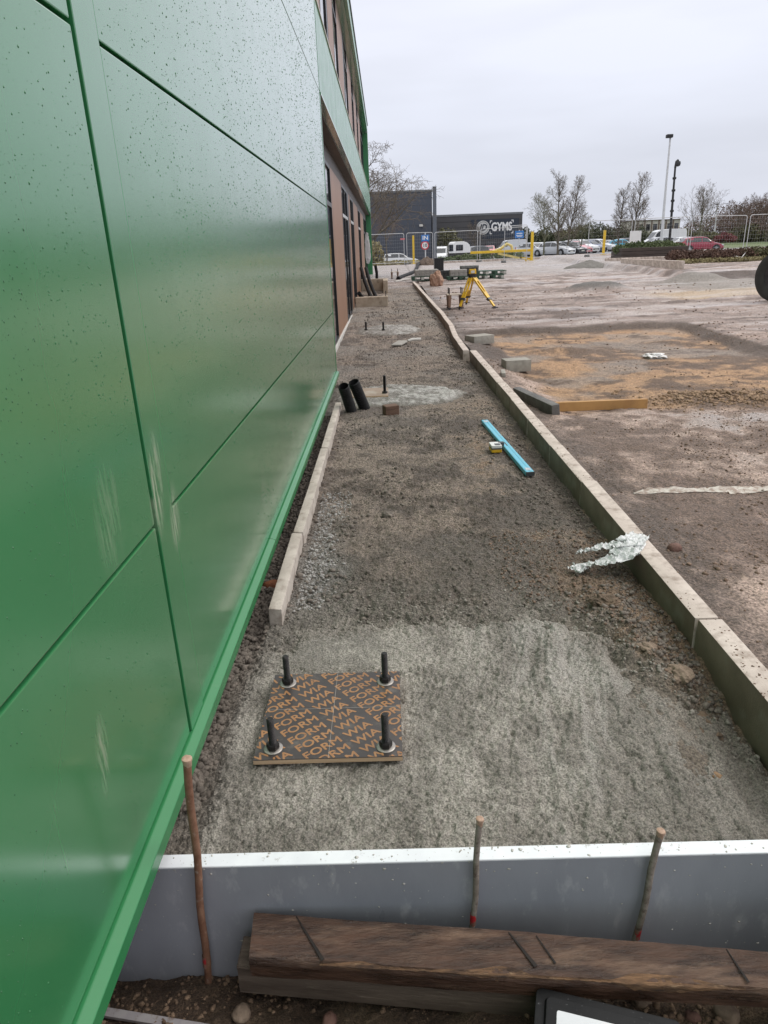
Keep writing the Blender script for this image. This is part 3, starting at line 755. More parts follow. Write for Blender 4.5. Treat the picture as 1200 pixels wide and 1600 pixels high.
pts = [(1.277, 0.69)]
run = [(1.277, 10.70), None, (1.195, 10.70), (1.205, 12.4), (1.283, 14.2), (1.285, 16.9), (1.20, 22.0), (1.075, 29.6)]
def along(poly, step):
    out = []; i = 0; p = Vector(poly[0]); rest = [Vector(q) for q in poly[1:]]
    while rest:
        d = rest[0] - p; 
        L = 0.0; q = p.copy(); tgt = step
        while rest and (rest[0] - q).length < tgt:
            tgt -= (rest[0] - q).length; q = rest.pop(0)
        if not rest: break
        q = q + (rest[0] - q).normalized() * tgt
        out.append((p.copy(), q.copy())); p = q
    return out
segs = along([(1.297, 0.69), (1.290, 10.75)], KL) + along([(1.188, 10.66), (1.200, 12.4), (1.285, 14.2), (1.287, 16.9), (1.20, 22.0), (1.075, 29.6)], KL)
kmeshes = []
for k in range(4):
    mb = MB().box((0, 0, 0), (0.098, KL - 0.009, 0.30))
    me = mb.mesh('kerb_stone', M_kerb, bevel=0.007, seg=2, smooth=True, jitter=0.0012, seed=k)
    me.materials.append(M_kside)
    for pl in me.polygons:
        if abs(pl.normal.x) > 0.75: pl.material_index = 1  # side faces take the darker concrete
    kmeshes.append(me)
rg = random.Random(4)
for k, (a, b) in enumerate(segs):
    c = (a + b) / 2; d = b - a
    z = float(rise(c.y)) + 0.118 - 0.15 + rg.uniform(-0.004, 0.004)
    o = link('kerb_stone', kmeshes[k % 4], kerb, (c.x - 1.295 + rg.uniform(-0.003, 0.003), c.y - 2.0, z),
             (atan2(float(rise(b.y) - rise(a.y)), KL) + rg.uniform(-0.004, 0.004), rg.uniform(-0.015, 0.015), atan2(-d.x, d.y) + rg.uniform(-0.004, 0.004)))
edg = thing('edging_kerb', 'narrow pale concrete edging close to the foot of the green wall', 'edging', (-0.565, 2.78, 0))
for k in range(5):
    y0 = 2.78 + 0.915 * k
    xo = (-0.006, 0.004, 0.0, 0.003, -0.002)[k]
    mb = MB().box((0, 0, 0), (0.062, 0.911, 0.20))
    me = mb.mesh('kerb_stone', M_edge, bevel=0.009, seg=2, smooth=True, jitter=0.0015, seed=k)
    link('kerb_stone', me, edg, (xo, y0 - 2.78 + 0.457, -0.03 + 0.004 * (k % 2)), (0, (0.03, -0.02, 0.01, 0, 0.02)[k], (0.008, -0.006, 0.0, 0.004, 0.0)[k]))

# ------------------------------------------------------------------ plywood templates with anchor bolts
M_film = pmat('film_faced_ply', (0.040, 0.033, 0.032), (0.058, 0.049, 0.046), 6, 0.30, bump=0.05, bscale=40, c3=(0.17, 0.15, 0.13), s3=11, lo3=0.54, hi3=0.8)
M_print = pmat('orange_print', (0.40, 0.205, 0.088), (0.30, 0.15, 0.066), 14, 0.4, c3=(0.085, 0.065, 0.055), s3=55, lo3=0.58, hi3=0.68)
M_ply = pmat('ply_edge', (0.62, 0.45, 0.30), (0.46, 0.31, 0.19), 5, 0.7, (1, 1, 60))
M_line = pmat('pencil_line', (0.40, 0.38, 0.35), None, 5, 0.7)
M_bolt = pmat('black_steel', (0.020, 0.019, 0.020), (0.05, 0.045, 0.042), 40, 0.42, metal=0.6, bump=0.3, bscale=90)
M_wash = pmat('zinc_washer', (0.40, 0.38, 0.35), (0.27, 0.25, 0.23), 30, 0.4, metal=0.85)
def bolt(name, label, p, h, s=1.0, group='bolts through the plywood plates'):
    t = thing(name, label, 'bolt', p, 0, group)
    MB().lathe([(0.013, -0.002), (0.031, -0.002), (0.033, 0.0), (0.033, 0.003), (0.031, 0.0045), (0.013, 0.0045)], 24).build('washer', M_wash, t, smooth=True)
    MB().lathe([(0.0205 * s, 0.0046), (0.0215 * s, 0.007), (0.0215 * s, 0.022), (0.0195 * s, 0.0255)], 6).build('nut', M_bolt, t)
    prof = []
    zz = 0.02
    while zz < h - 0.004:
        prof += [(0.0118 * s, zz), (0.0103 * s, zz + 0.0014)]; zz += 0.0028
    prof += [(0.0110 * s, h - 0.003), (0.009 * s, h)]
    MB().lathe([(0.0118 * s, -0.06)] + prof, 14).build('threaded_rod', M_bolt, t, smooth=False)
    return t
ply = thing('plywood_plate', 'dark plywood plate printed with orange lettering on the front concrete pad', 'plywood', (-0.248, 2.078, 0.004))
PW, PD, TH = 0.500, 0.492, 0.018
MB().box((0, 0, TH / 2), (PW, PD, TH - 0.002)).build('core', M_ply, ply)
MB().box((0, 0, TH + 0.0002), (PW, PD, 0.0024)).build('film', M_film, ply)
# lettering, clipped to the plate
bm = bmesh.new()
ang = radians(38)
W1 = text_mesh('w', 'WIA', 0.0475, M_print, bold=0.0013, sx=1.18); W2 = text_mesh('f', 'FORM', 0.0475, M_print, bold=0.0013, sx=1.18)
for i in range(-9, 10):
    for j in range(-3, 4):
        for me, off in ((W1, 0.0), (W2, 0.152)):
            u_, v_ = j * 0.300 + off + 0.012, i * 0.0495 + 0.008
            c = Vector((u_ * cos(ang) - v_ * sin(ang), u_ * sin(ang) + v_ * cos(ang), 0))
            if abs(c.x) > PW / 2 + 0.08 or abs(c.y) > PD / 2 + 0.08: continue
            n0 = len(bm.verts); bm.from_mesh(me); bm.verts.ensure_lookup_table()
            M = Matrix.Translation(c) @ Matrix.Rotation(ang, 4, 'Z')
            for v in bm.verts[n0:]: v.co = M @ v.co
bpy.data.meshes.remove(W1); bpy.data.meshes.remove(W2)
for no, co in (((1, 0, 0), PW / 2 - 0.001), ((-1, 0, 0), PW / 2 - 0.001), ((0, 1, 0), PD / 2 - 0.001), ((0, -1, 0), PD / 2 - 0.001)):
    bmesh.ops.bisect_plane(bm, geom=list(bm.verts) + list(bm.edges) + list(bm.faces), plane_co=Vector(no) * co, plane_no=no, clear_outer=True)
me = bpy.data.meshes.new('lettering'); bm.to_mesh(me); bm.free(); me.materials.append(M_print)
link('lettering', me, ply, (0, 0, TH + 0.0017))
MB().box((0.002, 0, 0), (0.0012, PD - 0.004, 0.0003)).box((0, 0.02, 0), (PW - 0.004, 0.0012, 0.0003)).build('marking_line', M_line, ply, loc=(0, 0, TH + 0.0020))
for (px, py, h, lab) in ((427, 1170, 0.125, 'black anchor bolt at the front left corner of the printed plywood plate'), (603, 1167, 0.135, 'black anchor bolt at the front right corner of the printed plywood plate'),
                         (602, 1065, 0.130, 'black anchor bolt at the back right corner of the printed plywood plate'), (450, 1068, 0.125, 'black anchor bolt at the back left corner of the printed plywood plate')):
    p = hit(px, py, 0.023); bolt('anchor_bolt', lab, (p.x, p.y, 0.0235), h, 1.05)
M_ply2 = pmat('muddy_ply', (0.26, 0.19, 0.145), (0.33, 0.25, 0.19), 7, 0.7, c3=(0.4, 0.35, 0.3), s3=6)
t = thing('plywood_plate', 'small muddy brown plywood plate on the second concrete pad', 'plywood', (-0.27, 8.08, 0.012))
MB().box((0, 0, 0.009), (0.50, 0.49, 0.018)).build('board', M_ply2, t); MB().box((0, -0.2475, 0.009), (0.50, 0.004, 0.017)).build('front_edge', M_ply, t)
bolt('anchor_bolt', 'black anchor bolt on the small muddy plywood plate of the second pad', (-0.06, 7.96, 0.031), 0.21, 1.5)
for (px, lab) in ((572, 'left black anchor bolt standing in the third concrete pad'), (599, 'right black anchor bolt standing in the third concrete pad')):
    p = hit(px, 516, 0.03); bolt('anchor_bolt', lab, (p.x, p.y, 0.028), 0.17, 1.7)

# ------------------------------------------------------------------ form board, pins and timbers in the foreground
M_grey = pmat('grey_board_face', (0.27, 0.284, 0.32), (0.34, 0.356, 0.395), 3, 0.34, c3=(0.52, 0.53, 0.55), s3=14, lo3=0.56, hi3=0.80, rvar=0.08, bump=0.06, bscale=30, stretch=(1, 1, 0.4))
M_white = pmat('white_board_edge', (0.80, 0.82, 0.84), (0.72, 0.74, 0.77), 9, 0.35, c3=(0.42, 0.41, 0.39), s3=38, lo3=0.62, hi3=0.72)
fb = thing('form_board', 'long grey form board with white top edge holding back the fresh concrete', 'form board', (0.2, 1.425, -0.4))
MB().span(-1.12, 1.6, -0.0205, 0.0205, -0.02, 0.427).build('board', M_grey, fb, bevel=0.002)
MB().span(-1.12, 1.6, -0.0225, 0.022, 0.4275, 0.434).build('top_edge', M_white, fb, bevel=0.0015)
rs = np.random.default_rng(31)
nf = 420
fx = rs.uniform(-1.0, 1.5, nf); ft = rs.uniform(0, 1, nf) < 0.45
ss = 0.0010 + 0.0040 * rs.uniform(0, 1, nf) ** 3.5
fy = np.where(ft, rs.uniform(-0.020, 0.022, nf), -0.0208); fzz = np.where(ft, 0.4345, 0.425 - 0.36 * rs.uniform(0, 1, nf) ** 1.8)
V, F = scatter_np(np.stack([fx * 0, fx * 0, fx * 0], 1), ss, rs, 1, 0.35)
V = V.reshape(nf, -1, 3); V[~ft, :, 1] *= 0.35; V[ft, :, 2] *= 0.5
V = V + np.stack([fx, fy, fzz], 1)[:, None, :]
tag(link('cement_splash', mesh_np('cement_splash', V.reshape(-1, 3), F, pmat('dried_cement', (0.40, 0.38, 0.34), (0.55, 0.53, 0.49), 20, 0.85)), fb), kind='stuff')
M_rust = pmat('rusty_steel', (0.17, 0.075, 0.042), (0.27, 0.145, 0.09), 30, 0.8, bump=0.5, bscale=120, bdist=0.004, c3=(0.36, 0.30, 0.25), s3=40, lo3=0.58, hi3=0.72)
M_rust2 = pmat('muddy_steel', (0.20, 0.165, 0.135), (0.33, 0.29, 0.25), 30, 0.8, bump=0.5, bscale=120, bdist=0.004, c3=(0.10, 0.06, 0.045), s3=40, lo3=0.52, hi3=0.68)
M_redp = pmat('red_paint', (0.55, 0.03, 0.04), (0.40, 0.03, 0.035), 40, 0.5, c3=(0.26, 0.17, 0.13), s3=45, lo3=0.47, hi3=0.56)
M_cut = pmat('burred_steel', (0.50, 0.34, 0.25), (0.36, 0.23, 0.16), 60, 0.6, bump=0.4, bscale=150, bdist=0.003)
def pin(label, top, bot, r, mat, band, bx=0.0):
    top, bot = Vector(top), Vector(bot)
    t = thing('steel_pin', label, 'steel pin', bot, 0, 'steel pins driven along the form board')
    d = top - bot; L = d.length; q = d.normalized()
    P = [q * (L * k / 10) + Vector((0.003 * sin(k * 1.3), 0, 0)) * (k not in (0, 10)) for k in range(11)]
    MB().tube([-q * 0.12] + P, r, 12).build('shaft', mat, t, smooth=True)
    e = d.normalized()
    M = d.to_track_quat('Z', 'Y').to_matrix()
    MB().lathe([(r * 1.0, -0.022), (r * 1.12, -0.010), (r * 1.28, -0.004), (r * 1.22, 0.0005), (r * 0.7, 0.003), (0, 0.0025)], 14, Matrix.Translation(q * L) @ M.to_4x4()).build('burred_head', M_cut, t, smooth=True, jitter=0.0006)
    MB().tube([q * (L * band), q * (L * (band + 0.055))], r * 1.06, 12, cap=False).build('paint_band', M_redp, t, smooth=True)
p0, p1 = at(292, 1185, 1.375), at(327, 1542, 1.375); p1.z = soil_h(np.array([p1.x]), np.array([1.375]))[0]
pin('tallest rusty brown steel pin beside the green wall', p0, p1, 0.0105, M_rust, 0.085)
p0, p1 = at(750, 1279, 1.385), at(738, 1452, 1.381); p1 = p1 + (p1 - p0) * 0.75
pin('muddy grey steel pin in the middle of the form board', p0, p1, 0.0085, M_rust2, 0.46)
p0, p1 = at(1033, 1298, 1.385), at(993, 1470, 1.381); p1 = p1 + (p1 - p0) * 0.7
pin('muddy steel pin leaning right at the right part of the form board', p0, p1, 0.0092, M_rust2, 0.43)

M_wood = pmat('dark_wet_timber', (0.030, 0.015, 0.010), (0.105, 0.054, 0.034), 3.5, 0.36, (1.5, 7, 7), bump=0.7, bscale=12, bdist=0.008, c3=(0.23, 0.145, 0.098), s3=2.6, lo3=0.54, hi3=0.76, rvar=0.14)
M_wood2 = pmat('muddy_timber', (0.085, 0.062, 0.047), (0.15, 0.115, 0.088), 4, 0.75, (0.8, 9, 9), bump=0.5, bscale=20, bdist=0.005, c3=(0.26, 0.21, 0.16), s3=6, lo3=0.58, hi3=0.75)
M_split = pmat('split_wood', (0.30, 0.165, 0.085), (0.055, 0.030, 0.020), 5, 0.65, (2.2, 14, 14), bump=0.8, bscale=14, bdist=0.01, c3=(0.42, 0.27, 0.16), s3=7, lo3=0.58, hi3=0.7)
ZT = -0.125
A, Bq, Cq, D = hit(388, 1500, ZT - 0.004), hit(1202, 1548, ZT - 0.01), hit(1200, 1487, ZT), hit(397, 1425, ZT)
def ext(a, b, k): return a + (b - a) * k
Bq, Cq = ext(A, Bq, 1.45), ext(D, Cq, 1.45)
org = (A + D) / 2
def slab(bl, br, tr, tl, th, nx=44, seed=1, amp=0.004):
    """top quad front-left, front-right, back-right, back-left with slightly wavy long edges"""
    V, F = [], []
    rg = random.Random(seed)
    for i in range(nx + 1):
        k = i / nx
        f, b = bl.lerp(br, k), tl.lerp(tr, k)
        wob = amp * (float(fbm(np.array([k * 9.0]), np.array([seed * 3.1]), 3, seed)[0]) * 2)
        f = f + Vector((0, wob, amp * rg.uniform(-.4, .4))); b = b + Vector((0, -wob * 0.6, amp * rg.uniform(-.4, .4)))
        m1 = f.lerp(b, 0.06) + Vector((0, 0, 0)); f1 = f + Vector((0, 0, -0.010))
        row = [f - Vector((0, -0.004, th)), f1 - Vector((0, 0, 0.015)), f1, m1, f.lerp(b, 0.5), b, b - Vector((0, 0, th))]
        V += row
    n = 7
    for i in range(nx):
        for j in range(n): F.append((i * n + j, (i + 1) * n + j, (i + 1) * n + (j + 1) % n, i * n + (j + 1) % n))
    F.append(tuple(range(n))); F.append(tuple(reversed(range(nx * n, nx * n + n))))
    return MB().add(V, F)
t = thing('timber_beam', 'thick dark wet timber beam lying on top along the form board', 'timber', org, 0)
slab(A - org, Bq - org, Cq - org, D - org, 0.070, seed=3).build('beam', M_wood, t, smooth=True)
# saw cuts across the beam and the split along its lower edge
for (px, py, qx, qy, w) in ((463, 1432, 505, 1500, 0.007), (795, 1457, 838, 1510, 0.008), (838, 1462, 868, 1505, 0.004), (1135, 1483, 1170, 1535, 0.005)):
    a, b = hit(px, py, ZT + 0.0012), hit(qx, qy, ZT - 0.002)
    dd = (b - a).normalized(); sd = Vector((-dd.y, dd.x, 0)); a_, b_ = a - org, b - org; hz0 = Vector((0, 0, 0.0012))
    MB().hexa([a_ - sd * w * .2, b_ - sd * w * .75, b_ + sd * w * .55, a_ + sd * w * .2, a_ - sd * w * .2 + hz0, b_ - sd * w * .75 + hz0, b_ + sd * w * .55 + hz0, a_ + sd * w * .2 + hz0]).build('saw_cut', pmat('dark_crack', (0.010, 0.007, 0.006), (0.02, 0.014, 0.011), 20, 0.8), t)
ns, nr = 200, 8
us_ = np.linspace(0.10, 0.66, ns)
Vs = []
for i_, u_ in enumerate(us_):
    hh_ = float(np.clip(0.55 + 1.5 * fbm(np.array([u_ * 9]), np.array([2.2]), 3, 87)[0], 0.05, 1) * sst(0.10, 0.2, u_) * sst(0.66, 0.56, u_))
    for j_ in range(nr):
        v_ = j_ / (nr - 1)                      # from the top face over the worn edge and down the front
        q = A.lerp(Bq, float(u_)) - org
        rr_ = 0.0035 * float(fbm(np.array([u_ * 150]), np.array([v_ * 5]), 3, 88)[0])
        if v_ < 0.45: off = Vector((0, 0.022 * hh_ * (1 - v_ / 0.45) + 0.001, 0.0032 + rr_ * 0.5 - 0.003 * (v_ / 0.45)))
        else: off = Vector((0, -0.003 + rr_ * 0.4, 0.001 - 0.024 * hh_ * ((v_ - 0.45) / 0.55) + rr_ * 0.5))
        Vs.append((q + off)[:])
i_ = np.arange((ns - 1) * nr).reshape(ns - 1, nr)[:, :-1].ravel()
link('splintered_edge', mesh_np('splintered_edge', Vs, np.stack([i_, i_ + nr, i_ + nr + 1, i_ + 1], 1), M_split, False), t)
t2o = hit(374, 1547, -0.30)
A2, B2 = hit(383, 1450, -0.195), hit(900, 1492, -0.195)
t = thing('timber_beam', 'muddy brown timber board underneath the thick dark beam', 'timber', (A2.x, 1.30, -0.25), 0)
o2 = Vector((A2.x, 1.30, -0.25))
fl, fr = hit(373, 1545, -0.29), hit(862, 1590, -0.285)
P = [fl + Vector((0, 0.004, -0.02)), fr + Vector((0, 0.004, -0.02)), fr + Vector((0, 0.08, -0.02)), fl + Vector((0.005, 0.09, -0.02)),
     fl + Vector((0.004, 0.0, 0.088)), fr + Vector((0, 0, 0.075)), fr + Vector((0, 0.08, 0.075)), fl + Vector((0.006, 0.09, 0.088))]
MB().hexa([p - o2 for p in P]).build('board', M_wood2, t, bevel=0.004, seg=2, cuts=3, jitter=0.0012)
# strip of grey trim at the bottom left
a, b = hit(165, 1582, -0.33), hit(310, 1606, -0.325)
tag(MB().bar((0, 0, 0), b + (b - a) * 0.6 - a, 0.022, 0.010).build('metal_strip', pmat('grey_metal_strip', (0.27, 0.25, 0.26), (0.34, 0.32, 0.32), 20, 0.45, c3=(0.16, 0.11, 0.08), s3=30), loc=a - (b - a) * 0.1), 'flat grey metal strip lying on the soil at the bottom left', 'metal strip')
# black plastic tray with a white panel
M_plas = pmat('black_plastic', (0.009, 0.009, 0.010), (0.015, 0.015, 0.016), 9, 0.5, spec=0.22, c3=(0.22, 0.22, 0.23), s3=120, lo3=0.66, hi3=0.7)
M_wpan = pmat('white_plastic_panel', (0.62, 0.63, 0.66), (0.70, 0.71, 0.73), 6, 0.35)
zc = -0.16
c0, c1 = hit(838, 1538, zc), hit(1066, 1593, zc)
ux = (c1 - c0).normalized(); uy = Vector((0, 0, 1)).cross(ux).normalized(); 
wdt = (c1 - c0).length
cx0 = c0 + ux * wdt / 2 - uy * 0.16
cs = thing('plastic_case', 'black plastic case with a white panel at the bottom edge in front of the timbers', 'case', (cx0.x, cx0.y, zc - 0.06), atan2(ux.y, ux.x))
def rrect(w, d, r, n=5):
    P = []
    for (sx, sy, a0) in ((1, 1, 0), (-1, 1, 90), (-1, -1, 180), (1, -1, 270)):
        for k in range(n + 1):
            a = radians(a0 + 90 * k / n); P.append((sx * (w / 2 - r) + r * cos(a), sy * (d / 2 - r) + r * sin(a)))
    return P
def rprism(w, d, r, z0, z1, w2=None, d2=None):
    a, b = rrect(w, d, r), rrect(w2 or w, d2 or d, r); n = len(a)
    return MB().add([(x, y, z0) for x, y in a] + [(x, y, z1) for x, y in b], [tuple(reversed(range(n))), tuple(range(n, 2 * n))] + [(j, (j + 1) % n, (j + 1) % n + n, j + n) for j in range(n)])
rprism(wdt, 0.32, 0.018, -0.12, 0.055, wdt - 0.002, 0.318).build('body', M_plas, cs, bevel=0.004, seg=2, smooth=True)
rprism(wdt - 0.045, 0.275, 0.012, 0.055, 0.068, wdt - 0.055, 0.265).build('raised_frame', M_plas, cs, bevel=0.003, seg=2, smooth=True)
rprism(wdt - 0.105, 0.205, 0.006, 0.066, 0.0705).build('white_panel', M_wpan, cs, bevel=0.0015)
# stones in the dug soil
M_st = pmat('brown_stone', (0.17, 0.12, 0.085), (0.30, 0.225, 0.165), 14, 0.8, bump=0.5, bscale=80, c3=(0.09, 0.06, 0.045), s3=8)
M_st2 = pmat('red_stone', (0.13, 0.065, 0.05), (0.20, 0.11, 0.085), 14, 0.75, bump=0.5, bscale=80)
for (px, py, r, mt, lab) in ((377, 1583, 0.024, M_st, 'rounded brown stone under the left end of the timbers'), (515, 1594, 0.020, M_st2, 'dark reddish stone at the bottom edge below the timbers'),
                             (1000, 1562, 0.026, M_st, 'brown stone behind the black plastic case'), (1135, 1582, 0.030, M_st, 'large pale brown stone at the bottom right corner'), (1082, 1590, 0.018, M_st2, 'small stone right beside the black plastic case')):
    p = hit(px, py, -0.30); z = soil_h(np.array([p.x]), np.array([p.y]))[0]
    p = hit(px, py, z + r * 0.5)
    tag(link('stone', stone_mesh('stone', r, mt, px, 3, (1, 1.1, 0.8)), None, (p.x, p.y, z + r * 0.42), (0, 0, px)), lab, 'stone', 'stones in the dug soil')
# ------------------------------------------------------------------ things lying along the strip
M_blue = pmat('light_blue_paint', (0.10, 0.42, 0.56), (0.13, 0.47, 0.61), 7, 0.4, c3=(0.26, 0.33, 0.33), s3=18, lo3=0.56, hi3=0.72)
M_bluee = pmat('grey_end_cap', (0.06, 0.065, 0.07), None, 7, 0.5)
a, b = hit(757, 656, 0.035), hit(829, 738, 0.035)
c = (a + b) / 2; d = b - a; L = d.length
lv = thing('spirit_level', 'long light blue spirit level lying on the soil strip', 'spirit level', (c.x, c.y, 0.006), atan2(-d.x, d.y))
prof = [(-0.031, 0.0), (0.031, 0.0), (0.031, 0.028), (0.026, 0.031), (0.006, 0.031), (0.004, 0.029), (-0.004, 0.029), (-0.006, 0.031), (-0.026, 0.031), (-0.031, 0.028)]
MB().prism(prof, -L / 2 + 0.006, L / 2 - 0.006).build('rail', M_blue, lv)
for s in (-1, 1):
    MB().box((0, s * (L / 2 - 0.004), 0.0155), (0.064, 0.008, 0.033)).build('end_cap', M_bluee, lv, bevel=0.002)
    MB().box((0, s * (L / 2 - 0.075), 0.0318), (0.040, 0.06, 0.0012)).build('sticker', pmat('white_sticker', (0.65, 0.68, 0.70), (0.2, 0.25, 0.3), 60, 0.4), lv)
MB().box((0, 0.05, 0.0306), (0.011, 0.10, 0.002)).build('vial_housing', M_bluee, lv)
M_yel = pmat('yellow_plastic', (0.72, 0.42, 0.02), (0.62, 0.36, 0.02), 9, 0.4)
M_wht = pmat('white_plastic', (0.62, 0.62, 0.60), (0.70, 0.70, 0.68), 9, 0.4)
p = hit(774, 700, 0.03)
rc = thing('laser_receiver', 'small white and yellow laser receiver beside the blue level', 'laser receiver', (p.x, p.y, 0.008), 0.05)
rprism(0.085, 0.125, 0.008, 0.0, 0.024).build('base', M_yel, rc, bevel=0.003); rprism(0.083, 0.123, 0.008, 0.0242, 0.036).build('middle', M_bluee, rc, bevel=0.002)
rprism(0.085, 0.125, 0.008, 0.0362, 0.058).build('top_cover', M_wht, rc, bevel=0.004); MB().box((0.012, -0.02, 0.059), (0.045, 0.05, 0.002)).build('screen', M_bluee, rc)
MB().box((0.055, 0.045, 0.045), (0.05, 0.035, 0.03)).build('clamp', M_bluee, rc, bevel=0.003)

M_pipe = pmat('corrugated_black', (0.010, 0.010, 0.011), (0.018, 0.018, 0.019), 6, 0.55, spec=0.3)
M_dark = pmat('pipe_inside', (0.008, 0.008, 0.009), None, 4, 0.8)
def cpipe(label, p, q, r):
    p, q = Vector(p), Vector(q); d = q - p; L = d.length
    t = thing('corrugated_pipe', label, 'pipe', p, 0, 'corrugated pipe stubs beside the wall')
    M = d.to_track_quat('Z', 'Y').to_matrix().to_4x4()
    prof = []; z = -0.08; k = 0
    while z < L:
        prof += [(r, z), (r, z + 0.011), (r * 0.9, z + 0.014), (r * 0.9, z + 0.020)]; z += 0.023
    MB().lathe(prof + [(r, L), (r * 0.86, L), (r * 0.84, 0.0), (0, 0.0)], 28, M).build('ribbed_tube', M_pipe, t, smooth=True)
    return t
cpipe('left black corrugated pipe stub leaning at the corner of the green wall', hit(549, 642, 0.0), at(537, 604, 7.05), 0.058)
cpipe('right black corrugated pipe stub leaning beside the wet concrete', hit(570, 638, 0.0), at(553, 598, 7.2), 0.060)
M_brk = pmat('brown_wood_block', (0.10, 0.055, 0.036), (0.17, 0.10, 0.068), 10, 0.8, (1, 4, 4), bump=0.3, bscale=50)
p = hit(610, 648, 0.0)
tag(MB().box((0, 0, 0.045), (0.15, 0.11, 0.10)).build('wood_block', M_brk, loc=(p.x + 0.005, p.y + 0.05, -0.004), rot=(0, 0, 0.35), bevel=0.005), 'brown wooden block in front of the second concrete pad', 'block')
M_blk = pmat('concrete_block', (0.27, 0.25, 0.22), (0.36, 0.34, 0.30), 14, 0.85, bump=0.35, bscale=120, bdist=0.005)
p = hit(625, 536, 0.02)
t = thing('hand_float', 'flat grey float with a pale handle lying on the strip', 'hand float', (p.x, p.y, 0.012), -0.15)
MB().hexa([(-.12, -.30, 0), (.06, -.30, 0), (.13, .30, 0), (-.07, .30, 0), (-.12, -.30, .018), (.06, -.30, .018), (.13, .30, .018), (-.07, .30, .018)]).build('blade', pmat('muddy_board', (0.28, 0.26, 0.23), (0.38, 0.36, 0.32), 6, 0.7), t)
MB().tube([(.12, .20, .02), (.20, .26, .035), (.34, .33, .03)], [0.022, 0.03, 0.026], 8).build('handle', M_pale, t, smooth=True)
# ---- loose concrete blocks in the dug area
def yz(x, y): return float(yard_h(np.array([x], float), np.array([y], float))[0])
def block(label, px, py, dims, rz, zb=None, mat=None, tilt=(0, 0)):
    p = hit(px, py, 0.0)
    for _ in range(6): p = hit(px, py, yz(p.x, p.y))
    c = Vector((p.x, p.y, p.z))
    t = MB().box((0, 0, dims[2] / 2), dims).build('concrete_block', mat or M_blk, loc=c - Vector((0, 0, 0.008)), rot=(tilt[0], tilt[1], rz), bevel=0.006, seg=2, smooth=True)
    return tag(t, label, 'concrete block', 'concrete blocks beside the kerb')
block('concrete block standing in the dug area, farther of the two beside the kerb', 749, 536, (0.44, 0.30, 0.15), 0.5)
block('concrete block standing in the dug area, nearer of the two beside the kerb', 806, 578, (0.36, 0.25, 0.16), 0.12)
block('small flat concrete offcut next to the nearer block', 786, 585, (0.055, 0.30, 0.05), -0.12)
M_kdark = pmat('dark_wet_kerb', (0.085, 0.08, 0.075), (0.15, 0.14, 0.13), 9, 0.6, bump=0.4, bscale=90)
a, b = hit(806, 619, 0.02), hit(866, 648, 0.02)
zk = yz(1.55, 7.2)
d = b - a; c = (a + b) / 2
tag(MB().box((0, 0, 0.075), (0.085, d.length + 0.02, 0.155)).build('loose_kerb_stone', M_kdark, loc=(c.x + 0.03, c.y + 0.05, zk - 0.03), rot=(0, 0.10, atan2(-d.x, d.y)), bevel=0.007, seg=2, smooth=True), 'dark wet kerb stone lying loose beside the kerb run', 'kerb stone')
M_tim = pmat('orange_timber', (0.50, 0.28, 0.10), (0.40, 0.21, 0.075), 5, 0.6, (1, 1, 1), c3=(0.25, 0.13, 0.06), s3=5, lo3=0.55, hi3=0.75)
a, b = hit(856, 635, 0.0), hit(1012, 629, 0.0)
a.z = yz(a.x, a.y) ; b.z = yz(b.x, b.y)
o = (a + b) / 2; zmid = (a.z + b.z) / 2
tag(MB().box((0, 0, 0.03), ((b - a).length, 0.045, 0.10)).build('timber_board', M_tim, loc=(o.x, o.y + 0.02, zmid + 0.012), rot=(0, 0, atan2(b.y - a.y, b.x - a.x)), bevel=0.003), 'orange timber board lying at the front lip of the dug area', 'timber')
# painted line left on the yard
ys_ = np.linspace(-1, 1, 9); xs_ = np.linspace(0, 1, 90)
a, b = hit(990, 771, 0.06), hit(1215, 762, 0.06)
Xl = a.x + (b.x + 0.6 - a.x) * xs_[None, :] + 0 * ys_[:, None]
wv = 0.045 + 0.010 * fbm(Xl * 9, Xl * 0 + ys_[:, None], 3, 141)
Yl = a.y + (b.y - a.y) * xs_[None, :] + ys_[:, None] * wv * np.minimum(1, 0.25 + xs_[None, :] * 9)
Zl = yard_h(Xl, Yl) + 0.004
M_paint = pmat('worn_white_paint', (0.56, 0.52, 0.46), (0.44, 0.39, 0.34), 12, 0.6, c3=(0.27, 0.20, 0.16), s3=22, lo3=0.46, hi3=0.58)
tag(grid_obj('painted_line', Xl, Yl, Zl, M_paint), 'worn white painted line on the muddy yard', kind='structure')
